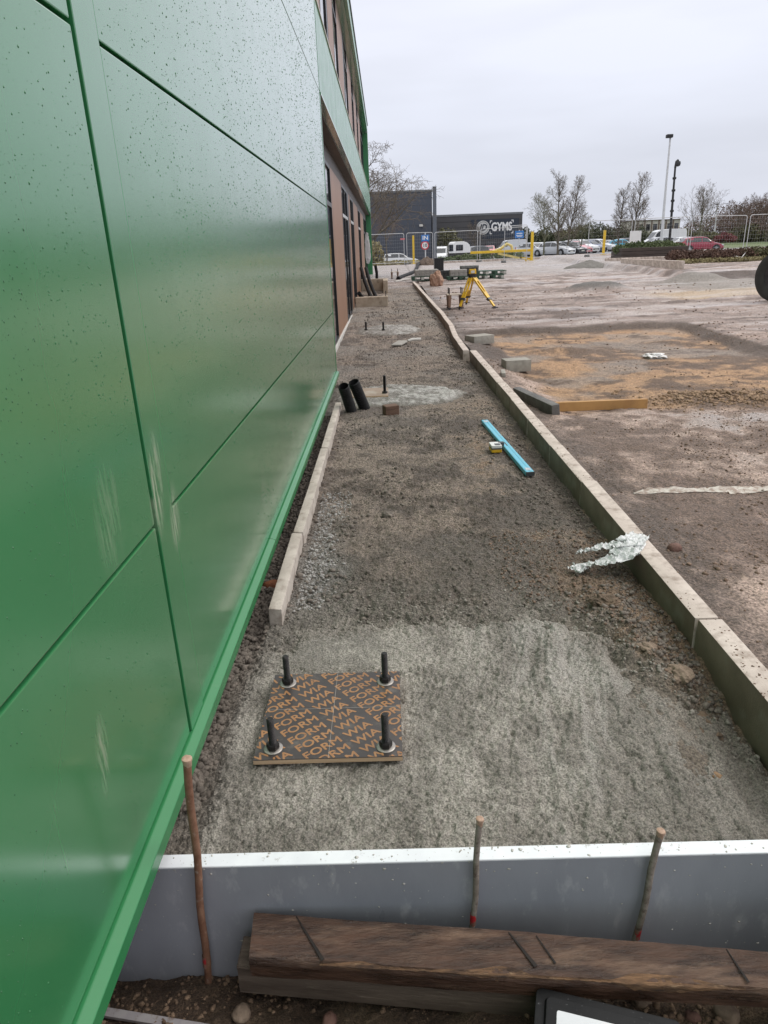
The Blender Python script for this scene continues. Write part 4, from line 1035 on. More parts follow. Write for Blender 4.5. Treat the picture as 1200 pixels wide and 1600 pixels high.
# rubbish
M_plast = bpy.data.materials.new('clear_plastic'); M_plast.use_nodes = True
_b = M_plast.node_tree.nodes['Principled BSDF']
_b.inputs['Base Color'].default_value = (0.88, 0.89, 0.89, 1); _b.inputs['Roughness'].default_value = 0.14
_b.inputs['Transmission Weight'].default_value = 0.25; _b.inputs['IOR'].default_value = 1.35
_n = _noise(M_plast.node_tree, _vec(M_plast.node_tree), 60, 4, 0.6, 0.2, 0.8)
_bump(M_plast.node_tree, _b, _n, 0.6, 0.01)
def ribbon(spine, widths, crumple, seed, nu=60, nv=14, up=None):
    sp = [Vector(p) for p in spine]; m = len(sp) - 1
    V = []
    for i in range(nu + 1):
        t_ = i / nu * m; k = min(int(t_), m - 1); f = t_ - k
        p0, p1_, p2, p3 = sp[max(k - 1, 0)], sp[k], sp[k + 1], sp[min(k + 2, m)]
        p = 0.5 * ((2 * p1_) + (p2 - p0) * f + (2 * p0 - 5 * p1_ + 4 * p2 - p3) * f * f + (3 * p1_ - p0 - 3 * p2 + p3) * f ** 3)
        tg = (p2 - p1_).normalized(); sd = tg.cross(up or Vector((0, 0, 1))).normalized()
        w = widths[k] * (1 - f) + widths[k + 1] * f
        for j in range(nv + 1):
            V.append(p + sd * (j / nv - 0.5) * w)
    V = np.array([v[:] for v in V])
    g = np.linspace(0, 1, len(V))
    u_ = np.repeat(np.linspace(0, m, nu + 1), nv + 1); v_ = np.tile(np.linspace(0, 1, nv + 1), nu + 1)
    V[:, 2] += crumple * (np.abs(fbm(u_ * 6, v_ * 4.0, 3, seed)) * 2.2 + 0.4 * fbm(u_ * 15, v_ * 10, 2, seed + 3))
    V[:, 0] += crumple * 0.8 * fbm(u_ * 6, v_ * 6, 3, seed + 7); V[:, 1] += crumple * 0.8 * fbm(u_ * 6, v_ * 6, 3, seed + 9)
    i = np.arange(nu * (nv + 1)).reshape(nu, nv + 1)[:, :-1].ravel()
    return V, np.stack([i, i + 1, i + nv + 2, i + nv + 1], 1)
kz = 0.108
p_k = hit(990, 838, kz); w0 = Vector((p_k.x, p_k.y, 0))
wr = thing('plastic_wrapping', 'crumpled clear plastic wrapping draped over the kerb onto the soil', 'plastic', w0)
def L_(px, py, z): return hit(px, py, z) - w0
for seed, sp, wd in ((1, [L_(1000, 838, kz + 0.006), L_(978, 850, kz + 0.018), L_(962, 852, 0.10), L_(930, 858, 0.075), L_(900, 866, 0.03)], [0.10, 0.13, 0.10, 0.045, 0.03]),
                     (2, [L_(994, 836, kz + 0.004), L_(983, 856, kz + 0.012), L_(966, 872, 0.09), L_(935, 880, 0.055), L_(912, 886, 0.02), L_(896, 893, 0.012)], [0.09, 0.14, 0.13, 0.06, 0.075, 0.09]),
                     (3, [L_(1004, 842, kz + 0.004), L_(990, 850, kz + 0.02), L_(980, 866, 0.085), L_(960, 868, 0.07)], [0.05, 0.10, 0.13, 0.06])):
    V, F = ribbon(sp, wd, 0.013, seed, 80, 20)
    link('plastic_fold', mesh_np('plastic_fold', V, F, M_plast, True), wr)
M_bag = pmat('white_plastic_bag', (0.62, 0.60, 0.58), (0.74, 0.73, 0.72), 8, 0.4)
p = hit(1022, 560, 0.0)
for _ in range(5): p = hit(1022, 560, yz(p.x, p.y))
tag(link('plastic_bag', stone_mesh('plastic_bag', 0.125, M_bag, 77, 5, (1.2, 0.9, 0.36), 0.5, 4.2), None, (p.x, p.y, p.z + 0.03)), 'crumpled white plastic bag in the dug ochre area', 'bag')
for (px, py, r, mt, lab) in ((1052, 873, 0.030, M_st2, 'red brick fragment on the yard side of the kerb'), (425, 905, 0.040, pmat('orange_brick', (0.34, 0.13, 0.06), (0.25, 0.09, 0.045), 18, 0.8, bump=0.4, bscale=60), 'orange brick fragment under the green wall beside the edging')):
    p = hit(px, py, 0.03 if px > 600 else -0.02)
    z = yz(p.x, p.y) if px > 600 else float(bed_h(np.array([p.x]), np.array([p.y]))[0])
    tag(link('brick_fragment', stone_mesh('brick_fragment', r, mt, px, 2, (1.2, 0.9, 0.8), 0.3), None, (p.x, p.y, z + r * 0.4)), lab, 'brick')
M_lump = pmat('soil_lump', (0.10, 0.072, 0.052), (0.22, 0.155, 0.105), 20, 0.9, bump=0.9, bscale=60)
def bz(x, y): return float(bed_h(np.array([x], float), np.array([y], float))[0])
for (px, py, r, sq, lab, mt) in ((945, 942, 0.048, (1.3, 1, .6), 'brown clod of soil beyond the upper right of the front pad', M_lump), (1105, 1095, 0.062, (0.95, 1.35, .5), 'large clod of ochre soil against the kerb beside the front pad', M_lump),
                             (1010, 1012, 0.030, (1.2, 1, .6), 'small pale stone among the orange soil beside the front pad', M_st), (1060, 1040, 0.045, (1.1, 1.1, .7), 'brown stone lying in the orange soil beside the kerb', M_st),
                             (1122, 1180, 0.022, (1, 1, .6), 'small ochre stone at the right rim of the front pad', pmat('ochre_stone', (0.30, 0.19, 0.105), (0.2, 0.125, 0.075), 12, 0.85, bump=0.5)),
                             (605, 800, 0.034, (1.2, 1, .6), 'rounded dark stone on the soil beside the narrow edging', M_clod)):
    p = hit(px, py, 0.02); 
    tag(link('soil_clod' if mt is M_lump else 'stone', stone_mesh('soil_clod', r, mt, px, 5, sq, 0.42 if mt is M_lump else 0.3, 3.6 if mt is M_lump else 2.4), None, (p.x, p.y, bz(p.x, p.y) + r * 0.15)), lab, 'clod' if mt is M_lump else 'stone')

# ------------------------------------------------------------------ survey tripod with laser
M_trip = pmat('tripod_yellow', (0.72, 0.44, 0.018), (0.62, 0.37, 0.018), 5, 0.45, c3=(0.34, 0.23, 0.10), s3=9, lo3=0.56, hi3=0.74)
M_dk = pmat('dark_metal', (0.035, 0.035, 0.038), (0.06, 0.06, 0.063), 8, 0.45, metal=0.4)
feet = []
for px, py in ((717, 484), (776, 484), (728, 476)):
    p = hit(px, py, 0.1)
    for _ in range(6): p = hit(px, py, yz(p.x, p.y))
    feet.append(p)
cen = (feet[0] + feet[1] + feet[2]) / 3
hd = at(738, 432, cen.y - 0.1)
tr = thing('survey_tripod', 'yellow survey tripod standing on the mud beyond the kerb', 'tripod', (cen.x, cen.y, yz(cen.x, cen.y)))
T0 = Vector(tr.location)
M_ = MB().lathe([(0.0, -0.05), (0.06, -0.05), (0.10, -0.02), (0.10, 0.012), (0.0, 0.012)], 16, Matrix.Translation(hd - T0)).build('head_plate', M_dk, tr, smooth=True)
for f in feet:
    f = f - T0; h_ = hd - T0
    dirv = (f - h_); dirn = dirv.normalized(); side = Vector((-dirn.y, dirn.x, 0)).normalized()
    top = h_ + Vector((dirn.x, dirn.y, 0)).normalized() * 0.075 + Vector((0, 0, -0.03))
    mid = top.lerp(f, 0.90)
    mb = MB()
    for s in (-1, 1): mb.bar(top + side * s * 0.047, top.lerp(f, 0.68) + side * s * 0.035, 0.036, 0.042)
    mb.bar(top + side * 0.0, top.lerp(f, 0.12), 0.10, 0.03)
    lg = mb.build('leg', M_trip, tr, bevel=0.004)
    MB().bar(top.lerp(f, 0.45), mid, 0.052, 0.036).build('lower_leg', M_trip, lg)
    MB().bar(top.lerp(f, 0.64), top.lerp(f, 0.70), 0.12, 0.06).build('clamp', M_dk, lg)
    MB().tube([mid, f + Vector((0, 0, -0.03))], [0.035, 0.008], 8).bar(mid + dirn * 0.03 - side * 0.09, mid + dirn * 0.03 + side * 0.09, 0.05, 0.02).build('foot_spike', M_dk, lg)
lz = thing('rotating_laser', 'yellow and black laser instrument on top of the tripod', 'laser level', (hd.x, hd.y, hd.z + 0.014))
rprism(0.19, 0.17, 0.04, 0.0, 0.05, 0.20, 0.18).build('base', M_dk, lz); rprism(0.19, 0.17, 0.03, 0.05, 0.165, 0.17, 0.15).build('housing', M_trip, lz, bevel=0.006)
for s in (-1, 1): MB().box((s * 0.115, 0, 0.09), (0.035, 0.05, 0.18)).build('handle_post', M_dk, lz, bevel=0.006)
MB().box((0, 0, 0.192), (0.26, 0.05, 0.024)).build('handle', M_dk, lz, bevel=0.006); MB().lathe([(0.05, 0.165), (0.05, 0.18)], 12).build('lens_ring', M_dk, lz)
MB().box((0, -0.092, 0.10), (0.09, 0.02, 0.06)).build('display', M_wht, lz)

# ------------------------------------------------------------------ bolt cages, chambers, pallets in the middle distance
M_cone = pmat('brown_cone', (0.20, 0.12, 0.085), (0.27, 0.17, 0.12), 8, 0.7)
M_plate = pmat('plate_ply', (0.50, 0.42, 0.34), (0.40, 0.33, 0.26), 8, 0.7)
def gz(x, y):
    if x > 1.34 : return yz(x, y)
    if y > 28: return float(rise(y) + yard_mid(np.array([x]), np.array([y]))[0])
    return bz(x, y)
def ground_at(px, py):
    p = hit(px, py, 0.1)
    for _ in range(12): p = hit(px, py, 0.5 * p.z + 0.5 * gz(p.x, p.y))
    return p
def cage(label, px, py, k=1.0):
    p = ground_at(px, py)
    t = thing('bolt_cage', label, 'bolt cage', p, 0, 'bolt cages waiting on the mud')
    w = 0.19 * k
    MB().box((0, 0, 0.335 * k), (w * 2.25, w * 2.25, 0.02)).build('top_plate', M_plate, t)
    for sx in (-1, 1):
        for sy in (-1, 1):
            MB().lathe([(0.035 * k, 0.02), (0.055 * k, 0.325 * k)], 12, Matrix.Translation((sx * w * .85, sy * w * .85, 0))).build('cone', M_cone, t, smooth=True)
            MB().tube([(sx * w * .85, sy * w * .85, -0.02), (sx * w * .85, sy * w * .85, 0.50 * k)], 0.013, 8).build('rod', M_bolt, t)
            MB().box((sx * w * .85, sy * w * .85, 0.01), (0.09 * k, 0.09 * k, 0.02)).build('base_washer', M_dk, t)
cage('bolt cage with brown cones standing beside the yellow tripod', 711, 481)
cage('small bolt cage with brown cones far along the building', 617, 435, 0.85)
M_cham = pmat('chamber_concrete', (0.36, 0.29, 0.215), (0.46, 0.385, 0.30), 6, 0.85, bump=0.3, bscale=60, c3=(0.22, 0.17, 0.12), s3=5)
p = ground_at(560, 484); q = ground_at(608, 478)
x0, x1 = -0.90, 0.03; y0 = 20.4
zb = bz(-0.4, y0)
t = thing('concrete_upstand', 'low concrete upstand across the strip, nearer of the two at the wall', 'concrete base', ((x0 + x1) / 2, y0, zb))
w = x1 - x0
MB().span(-w / 2, w / 2, -0.09, 0.09, -0.1, 0.27).build('front_wall', M_cham, t, bevel=0.012)
MB().span(w / 2 - 0.17, w / 2 - 0.001, 0.092, 0.55, -0.1, 0.255).build('side_wall', M_cham, t, bevel=0.012)
MB().tube([(w / 2 - 0.06, -0.03, 0.2), (w / 2 - 0.06, -0.03, 0.42)], 0.012, 6).build('steel_bar', M_bolt, t)
y0 = 25.6; zb = bz(-0.4, y0)
t = thing('concrete_chamber', 'open concrete chamber wall with pipes, farther of the two at the wall', 'concrete base', (-0.45, y0, zb))
MB().span(-0.48, 0.50, 0.9, 1.1, -0.1, 0.42).build('back_wall', M_cham, t, bevel=0.012)
MB().span(0.33, 0.499, -0.6, 0.898, -0.1, 0.415).build('side_wall', M_cham, t, bevel=0.012)
M_hose = pmat('black_pipe', (0.010, 0.010, 0.011), (0.015, 0.015, 0.016), 5, 0.7, spec=0.2)
for k, (x_, lab) in enumerate(((-0.75, 'left black duct pipe bending out of the concrete chamber'), (-0.58, 'right black duct pipe bending out of the concrete chamber'))):
    t = thing('duct_pipe', lab, 'pipe', (x_, 24.6, bz(x_, 24.6)), 0, 'black duct pipes at the wall')
    MB().tube([(-0.12, 0.9, 0.85), (-0.08, 0.6, 0.72), (0.0, 0.2, 0.45), (0.12, -0.2, 0.15), (0.22, -0.5, -0.05)], 0.062, 10).build('duct', M_hose, t, smooth=True)
t = tag(MB().tube([(0, 0, 0), (-0.05, -0.25, 0.1), (-0.16, -0.5, 0.28)], 0.06, 10).build('duct_pipe', M_hose, loc=(-0.70, 22.6, bz(-0.6, 22.2) - 0.02), smooth=True), 'short black duct stub behind the nearer concrete upstand', 'pipe', 'black duct pipes at the wall')
p = ground_at(589, 437)
tag(MB().tube([(0, 0, -0.05), (0.0, 0.05, 0.3), (-0.05, 0.1, 0.62)], 0.07, 10).build('duct_pipe', M_hose, loc=p, smooth=True), 'black duct stub standing at the far corner of the building', 'pipe', 'black duct pipes at the wall')
# hose and planks
a, b = ground_at(622, 437), ground_at(655, 414)
tag(MB().tube([Vector((0, 0, 0.05)), (b - a) * 0.4 + Vector((0.35, 0, 0.03)), (b - a) * 0.75 + Vector((0.15, 0, 0.12)), (b - a) + Vector((0, 0, 0.10))], 0.09, 10).build('black_hose', M_hose, loc=a, smooth=True), 'thick black hose lying curved on the mud beyond the strip', 'hose')
M_plank = pmat('white_plank', (0.66, 0.64, 0.60), (0.56, 0.54, 0.50), 6, 0.5)
for (p1_, p2_, w_, lab) in (((617, 441), (641, 436.5), 0.10, 'left white plank lying across the far end of the strip'), ((636, 438.5), (662, 437), 0.12, 'right white plank lying across the kerb end')):
    a, b = ground_at(*p1_), ground_at(*p2_)
    z_ = 0.115 if p1_[0] > 630 else 0.04
    c = (a + b) / 2
    d = b - a
    tag(MB().bar(-d / 2, d / 2, w_, 0.035).build('plank', M_plank, loc=c + Vector((0, 0, z_))), lab, 'plank', 'white planks at the end of the kerb')
# brick rubble lump
p = ground_at(683, 447)
M_rub = pmat('brick_rubble', (0.30, 0.17, 0.115), (0.42, 0.27, 0.20), 5, 0.85, bump=0.6, bscale=20, bdist=0.02, c3=(0.16, 0.10, 0.075), s3=5)
tag(link('rubble_lump', stone_mesh('rubble_lump', 0.30, M_rub, 9, 4, (0.78, 0.8, 1.05), 0.38, 2.2), None, (p.x, p.y + 0.1, p.z + 0.2)), 'lump of broken brick masonry standing in front of the pallets', 'rubble')
# pallets
M_pal = pmat('green_plastic', (0.02, 0.06, 0.035), (0.035, 0.085, 0.05), 6, 0.5)
M_pend = pmat('pale_pallet_end', (0.50, 0.50, 0.46), (0.40, 0.40, 0.37), 6, 0.6)
M_pave = pmat('grey_paving_block', (0.27, 0.255, 0.235), (0.35, 0.335, 0.31), 9, 0.85, bump=0.3, bscale=40)
M_pave2 = pmat('dark_paving_block', (0.15, 0.15, 0.145), (0.21, 0.21, 0.20), 9, 0.85, bump=0.3, bscale=40)
def pallet(label, x, y, z, w=1.25, d=1.0, h=0.15, rz=0.0):
    t = thing('pallet', label, 'pallet', (x, y, z), rz, 'green pallets at the end of the yard')
    for k in range(5): MB().span(-w / 2, w / 2, -d / 2 + k * d / 4.6, -d / 2 + k * d / 4.6 + 0.12, h - 0.025, h).build('deck_board', M_pal, t)
    for k in range(3): MB().span(-w / 2, w / 2, -d / 2 + k * (d - 0.11) / 2, -d / 2 + k * (d - 0.11) / 2 + 0.11, 0, 0.022).build('base_board', M_pal, t)
    for i in range(4):
        for k in range(3):
            xx = -w / 2 + 0.06 + i * (w - 0.12) / 3
            MB().box((xx, -d / 2 + 0.058 + k * (d - 0.116) / 2, h / 2), (0.12, 0.112, h - 0.05)).build('spacer_block', M_pend if i % 2 else M_pal, t)
    return t
bmesh_cache = {}
def blockstack(label, x, y, z, nx, ny, nz, bd, mat, rz=0.0, group='stacks of paving blocks on the pallets'):
    t = thing('block_stack', label, 'block stack', (x, y, z), rz, group)
    key = (bd, mat.name)
    if key not in bmesh_cache: bmesh_cache[key] = MB().box((0, 0, 0), (bd[0] - .006, bd[1] - .006, bd[2] - .004)).mesh('paving_block', mat, bevel=0.008)
    rg = random.Random(nx * 7 + nz)
    for i in range(nx):
        for j in range(ny):
            for k in range(nz):
                if j not in (0,) and k != nz - 1 and i not in (0, nx - 1): continue
                link('paving_block', bmesh_cache[key], t, ((i - (nx - 1) / 2) * bd[0], (j - (ny - 1) / 2) * bd[1] + rg.uniform(-.006, .006), (k + .5) * bd[2]), (0, 0, rg.uniform(-.01, .01)))
    return t
p = ground_at(667, 434); Z0 = p.z - 0.01; YP = 30.5
def px_x(px, y): return at(px, 425, y).x
xa, xb = px_x(643, YP), px_x(690, YP)
pallet('green pallet under the left stack of grey blocks', (xa + xb) / 2, YP, gz((xa + xb) / 2, YP) + 0.01, xb - xa, 1.0, 0.16)
xa2, xb2 = px_x(648, YP), px_x(684, YP)
blockstack('left stack of pale grey paving blocks on a green pallet', (xa2 + xb2) / 2, YP, gz((xa + xb) / 2, YP) + 0.172, 5, 3, 3, ((xb2 - xa2) / 5, 0.30, 0.085), M_pave)
# upright black crate
xc = px_x(685.5, 31.6)
t = thing('black_crate', 'tall upright black crate between the block stacks', 'crate', (xc, 31.6, gz(xc, 31.6)))
MB().box((0, 0, 0.42), (0.40, 0.42, 0.82)).build('body', M_black, t, bevel=0.01)
MB().box((0, 0, 0.845), (0.44, 0.46, 0.03)).build('rim', M_black, t, bevel=0.005)
for k in range(5): MB().box((-0.16 + k * 0.08, -0.216, 0.42), (0.02, 0.012, 0.74)).build('rib', M_black, t)
yq = 30.2
x1_ = px_x(714, yq)
pallet('dark low pallet under the middle block stack', x1_, yq, gz(x1_, yq) + 0.01, 0.85, 0.8, 0.12)
blockstack('middle stack of grey blocks beside the black crate', x1_ + 0.05, yq, gz(x1_, yq) + 0.132, 4, 2, 2, (0.175, 0.30, 0.13), M_pave)
x2_ = px_x(696, 31.0)
blockstack('dark stack of blocks right behind the rubble lump', x2_, 31.2, gz(x2_, 31.2), 3, 2, 3, (0.18, 0.3, 0.12), pmat('black_block', (0.03, 0.03, 0.032), (0.05, 0.05, 0.05), 5, 0.7))
x3_ = px_x(733, 31.4)
blockstack('tall dark grey block stack behind the yellow laser', x3_, 31.4, gz(x3_, 31.4), 4, 2, 4, (0.19, 0.3, 0.125), M_pave2)
xa, xb = px_x(742, YP), px_x(785, YP)
for k in range(2):
    pallet(('lower' if k == 0 else 'upper') + ' empty green pallet right of the yellow laser', (xa + xb) / 2 + 0.06 * k, YP, gz((xa + xb) / 2, YP) + 0.01 + 0.165 * k, xb - xa + 0.06 * k, 1.0, 0.16)
# gravel heap
p = ground_at(926, 419)
xh = np.linspace(-1.6, 1.6, 90); yh = np.linspace(-1.1, 1.1, 60); XH, YH = np.meshgrid(xh, yh)
rr = np.hypot(XH / 1.35, YH / 0.95)
ZH = 0.38 * np.clip(1 - rr, 0, 1) ** 0.9 + 0.04 * fbm(XH * 6, YH * 6, 4, 3) * sst(1.1, 0.8, rr) - 0.12 * sst(0.85, 1.15, rr)
o = grid_obj('gravel_heap', XH, YH, ZH, pmat('dark_gravel', (0.12, 0.112, 0.10), (0.19, 0.18, 0.165), 30, 0.85, bump=0.8, bscale=50, bdist=0.02)); o.location = (p.x, p.y + 0.6, p.z)
tag(o, 'heap of dark grey gravel in front of the fence gap', 'heap')
# mound of brown earth by the sign
p = at(668, 411, 47.0); XH2, YH2 = XH * 0.62, YH
ZH = 0.5 * np.clip(1 - rr, 0, 1) ** 0.7 + 0.10 * fbm(XH * 5, YH * 5, 4, 13) * sst(1.1, 0.8, rr) - 0.12 * sst(0.85, 1.15, rr)
o = grid_obj('earth_mound', XH2, YH2, ZH, pmat('brown_earth', (0.075, 0.052, 0.04), (0.14, 0.10, 0.075), 12, 0.9, bump=0.8, bscale=20, bdist=0.05)); o.location = (p.x, 47.0, gz(p.x, 47.0))
tag(o, 'mound of brown earth at the foot of the speed sign', 'mound')
# large black tyre entering at the right edge
p = ground_at(1206, 470)
ty = thing('machine_tyre', 'large black tyre cut off by the right edge of the photo', 'tyre', (p.x + 0.12, p.y, p.z), radians(-65))
R_ = 0.60
prof = [(R_ * .55, -.16), (R_ * .8, -.2), (R_ * .96, -.17), (R_, -.1), (R_, .1), (R_ * .96, .17), (R_ * .8, .2), (R_ * .55, .16)]
Mx = Matrix.Translation((0, 0, R_ - 0.03)) @ Matrix.Rotation(radians(90), 4, 'X')
MB().lathe(prof, 40, Mx, cap=False).build('tyre', pmat('rubber', (0.018, 0.019, 0.018), (0.03, 0.032, 0.03), 8, 0.6), ty, smooth=True)
MB().lathe([(0, -.07), (R_ * .3, -.07), (R_ * .5, -.12), (R_ * .56, -.15), (R_ * .56, .15), (0, .07)], 32, Mx).build('rim', M_dk, ty, smooth=True)
# ------------------------------------------------------------------ fences
M_galv = pmat('galvanised_steel', (0.46, 0.47, 0.48), (0.56, 0.57, 0.58), 8, 0.45, metal=0.3)
M_foot = pmat('fence_foot', (0.12, 0.12, 0.12), (0.20, 0.20, 0.195), 6, 0.8)
def fz(x, y):
    if y > 50.5: return float(far_z(x, y)) - 0.07
    return gz(x, y)
def fence(label, a, b, h=2.0, lean=0.0):
    a, b = Vector(a), Vector(b); d = Vector((b.x - a.x, b.y - a.y, 0)); L = d.length; dz = b.z - a.z
    t = thing('site_fence', label, 'fence', a, atan2(d.y, d.x), 'temporary mesh fence panels along the site edge')
    r, R = 0.021, 0.12
    P = [(0.03, lean * 0, 0.05), (0.03, lean * .8, h - R)]
    P += [(0.03 + R - R * cos(k * pi / 8), lean, h - R + R * sin(k * pi / 8)) for k in range(1, 5)]
    P += [(L - 0.03 - R + R * sin(k * pi / 8), lean, h - R + R * cos(k * pi / 8) + dz) for k in range(0, 4)]
    P += [(L - 0.03, lean * .8, h - R + dz), (L - 0.03, 0, 0.05 + dz)]
    fr = MB().tube(P, r, 6); fr.tube([(0.03, 0, 0.16), (L - 0.03, 0, 0.16 + dz)], r * 0.9, 6)
    fr.build('frame', M_galv, t, smooth=True)
    w = MB(); n = int(L / 0.14)
    for k in range(1, n):
        x = 0.03 + (L - 0.06) * k / n; zz = dz * x / L; w.box((x, lean * .5, (h + 0.12) / 2 + zz), (0.0024, 0.0024, h - 0.16))
    for k in range(8):
        z_ = 0.3 + k * (h - 0.5) / 7; w.bar((0.03, lean * z_ / h, z_), (L - 0.03, lean * z_ / h, z_ + dz), 0.0026, 0.004)
    tag(w.build('wire_mesh', M_galv, t), kind='stuff')
    MB().box((0.0, 0, 0.06), (0.30, 0.62, 0.13)).build('foot', M_foot, t, bevel=0.02)
    return t
def fpair(px0, py0, px1, py1, y0, y1, lab, h=2.0, lean=0.0):
    a, b = at(px0, py0, y0), at(px1, py1, y1)
    a.z, b.z = fz(a.x, y0), fz(b.x, y1)
    return fence(lab, a, b, h, lean)
fpair(578, 408, 632.5, 408, 49.5, 49.5, 'fence panel nearest the building in front of the white estate car')
fpair(635.5, 408, 677, 408, 49.5, 49.5, 'fence panel around the blue IN sign')
fpair(679, 408, 746.5, 406, 49.5, 49.0, 'fence panel in front of the white horsebox')
fpair(749, 405, 822, 401, 49.0, 48.0, 'fence panel in front of the yellow barrier', 2.05)
fpair(787, 403, 823.5, 400, 46.6, 46.4, 'short fence panel leaning open beside the yellow post', 2.15)
fpair(916.5, 408, 984, 403, 44.4, 43.8, 'fence panel to the right of the site entrance gap')
fpair(987, 404, 1072.5, 400, 43.6, 43.2, 'fence panel carrying the white notice board')
fpair(1075.5, 398, 1160.5, 395, 43.2, 43.0, 'fence panel in front of the red hatchback')
fpair(1164, 396, 1250, 392, 43.0, 42.8, 'rightmost fence panel cut off by the edge of the photo')

M_ypaint = pmat('yellow_paint', (0.74, 0.50, 0.03), (0.66, 0.43, 0.03), 6, 0.45)
M_ydull = pmat('faded_yellow_paint', (0.66, 0.55, 0.22), (0.56, 0.45, 0.16), 6, 0.5)
def post(label, px, pyt, y, w=0.13, name='yellow_post'):
    p = at(px, 390, y); z0 = fz(p.x, y); top = at(px, pyt, y).z
    t = thing(name, label, 'post', (p.x, y, z0), 0, 'yellow posts of the height barriers')
    MB().box((0, 0, (top - z0) / 2), (w, w, top - z0)).build('shaft', M_ypaint, t, bevel=0.01)
    MB().box((0, 0, top - z0 + 0.008), (w * 1.1, w * 1.1, 0.016)).build('cap', M_ydull, t)
    MB().box((0, 0, 0.02), (w * 2.1, w * 2.1, 0.04)).build('base_plate', M_ydull, t)
post('yellow post left of the blue IN sign', 646, 368, 50.5)
post('yellow post at the left of the entrance gap beside the bare trees', 831, 362, 47.2, 0.16)
post('thin yellow post inside the entrance gap by the light blue car', 943, 360, 47.0, 0.14)
# swing barrier
y_ = 47.4
e0, e1 = at(735, 395, y_), at(829, 391, y_)
z0 = fz(e1.x, y_)
bar = thing('yellow_barrier', 'yellow swing barrier with diagonal brace and hoop behind the fence', 'barrier', (e1.x, y_, z0))
o = Vector(bar.location)
MB().bar(e0 - o, e1 - o, 0.11, 0.15).build('boom', M_ypaint, bar, bevel=0.01)
MB().bar(at(778, 396, y_) - o, at(815, 404, y_) - o, 0.09, 0.13).build('brace', M_ydull, bar)
MB().bar(at(812, 403, y_) - o, at(829, 404.5, y_) - o, 0.09, 0.13).build('lower_arm', M_ypaint, bar)
MB().tube([at(768, 394, y_ + .3) - o, at(782, 389, y_ + .3) - o, at(792, 381, y_ + .3) - o, at(799, 384, y_ + .3) - o, at(801, 394, y_ + .3) - o], 0.09, 8).build('hoop', M_ydull, bar, smooth=True)
MB().bar(at(822, 404.5, y_) - o, at(822, 410, y_) - o, 0.12, 0.12).build('stub_post', M_ypaint, bar)

# ------------------------------------------------------------------ signs
M_sblue = pmat('sign_blue', (0.01, 0.16, 0.50), (0.012, 0.18, 0.53), 4, 0.4)
M_swhite = pmat('sign_white', (0.80, 0.80, 0.80), (0.75, 0.75, 0.75), 4, 0.45)
M_sred = pmat('sign_red', (0.60, 0.03, 0.05), None, 4, 0.45)
M_sblack = pmat('sign_black', (0.015, 0.015, 0.015), None, 4, 0.5)
M_pole = pmat('sign_pole', (0.52, 0.53, 0.54), (0.60, 0.61, 0.62), 5, 0.45)
ysn = 56.0
pb = at(665, 407, ysn); zg = fz(pb.x, ysn)
sg = thing('speed_sign', 'sign post with blue IN board above a red ringed 10 speed sign', 'sign', (pb.x, ysn, zg))
o = Vector(sg.location)
ct, cb = at(664.5, 372, ysn) - o, at(664, 383.5, ysn) - o
MB().tube([(0, 0.06, -0.2), (0, 0.06, ct.z + 0.42)], 0.04, 8).build('pole', M_pole, sg)
MB().box((ct.x, 0, ct.z), (0.60, 0.03, 0.46)).build('in_board', M_sblue, sg, bevel=0.006)
link('lettering', text_mesh('lettering', 'IN', 0.40, M_swhite, bold=0.012, sx=1.1), sg, (ct.x, -0.018, ct.z), (radians(90), 0, 0))
Mr = Matrix.Translation((cb.x, 0, cb.z)) @ Matrix.Rotation(radians(90), 4, 'X')
MB().lathe([(0.0, -0.01), (0.31, -0.01), (0.31, 0.012), (0.0, 0.012)], 32, Mr).build('red_ring', M_sred, sg)
MB().lathe([(0.0, 0.0125), (0.225, 0.0125), (0.225, 0.016), (0.0, 0.016)], 32, Mr).build('white_disc', M_swhite, sg)
link('lettering', text_mesh('lettering', '10', 0.34, M_sblack, bold=0.008), sg, (cb.x, -0.019, cb.z), (radians(90), 0, 0))
ysn = 60.0
pc = at(811.5, 366.5, ysn); zg = fz(pc.x, ysn)
sg = thing('blue_sign', 'blue direction sign on a post in front of the gym', 'sign', (pc.x, ysn, zg))
hz = pc.z - zg
for s in (-.0,): MB().tube([(s, 0.06, -0.2), (s, 0.06, hz + 0.35)], 0.04, 8).build('pole', M_pole, sg)
MB().box((0, 0, hz), (0.72, 0.03, 0.56)).build('board', M_sblue, sg, bevel=0.006)
MB().box((0.0, -0.018, hz + 0.09), (0.46, 0.004, 0.055)).box((0.0, -0.018, hz - 0.06), (0.52, 0.004, 0.045)).box((0.0, -0.018, hz - 0.15), (0.38, 0.004, 0.045)).build('white_lines', M_swhite, sg)
yb = 42.9
pc = at(992.5, 373.5, yb)
nb = thing('notice_board', 'blank white notice board hung on the mesh fence', 'notice board', (pc.x, yb, pc.z - 0.45))
MB().box((0, 0, 0.45), (0.66, 0.02, 0.88)).build('board', M_swhite, nb, bevel=0.004)
for s in (-1, 1): MB().box((s * 0.2, 0.03, 0.86), (0.03, 0.08, 0.03)).build('clip', M_galv, nb)
ps = at(629, 373.5, 49.4)
tag(MB().box((0, 0, 0), (0.30, 0.012, 0.10)).build('fence_tag', pmat('red_white_tag', (0.62, 0.25, 0.27), (0.5, 0.1, 0.12), 30, 0.5), loc=ps), 'small red and white plate on the fence nearest the building', 'plate')

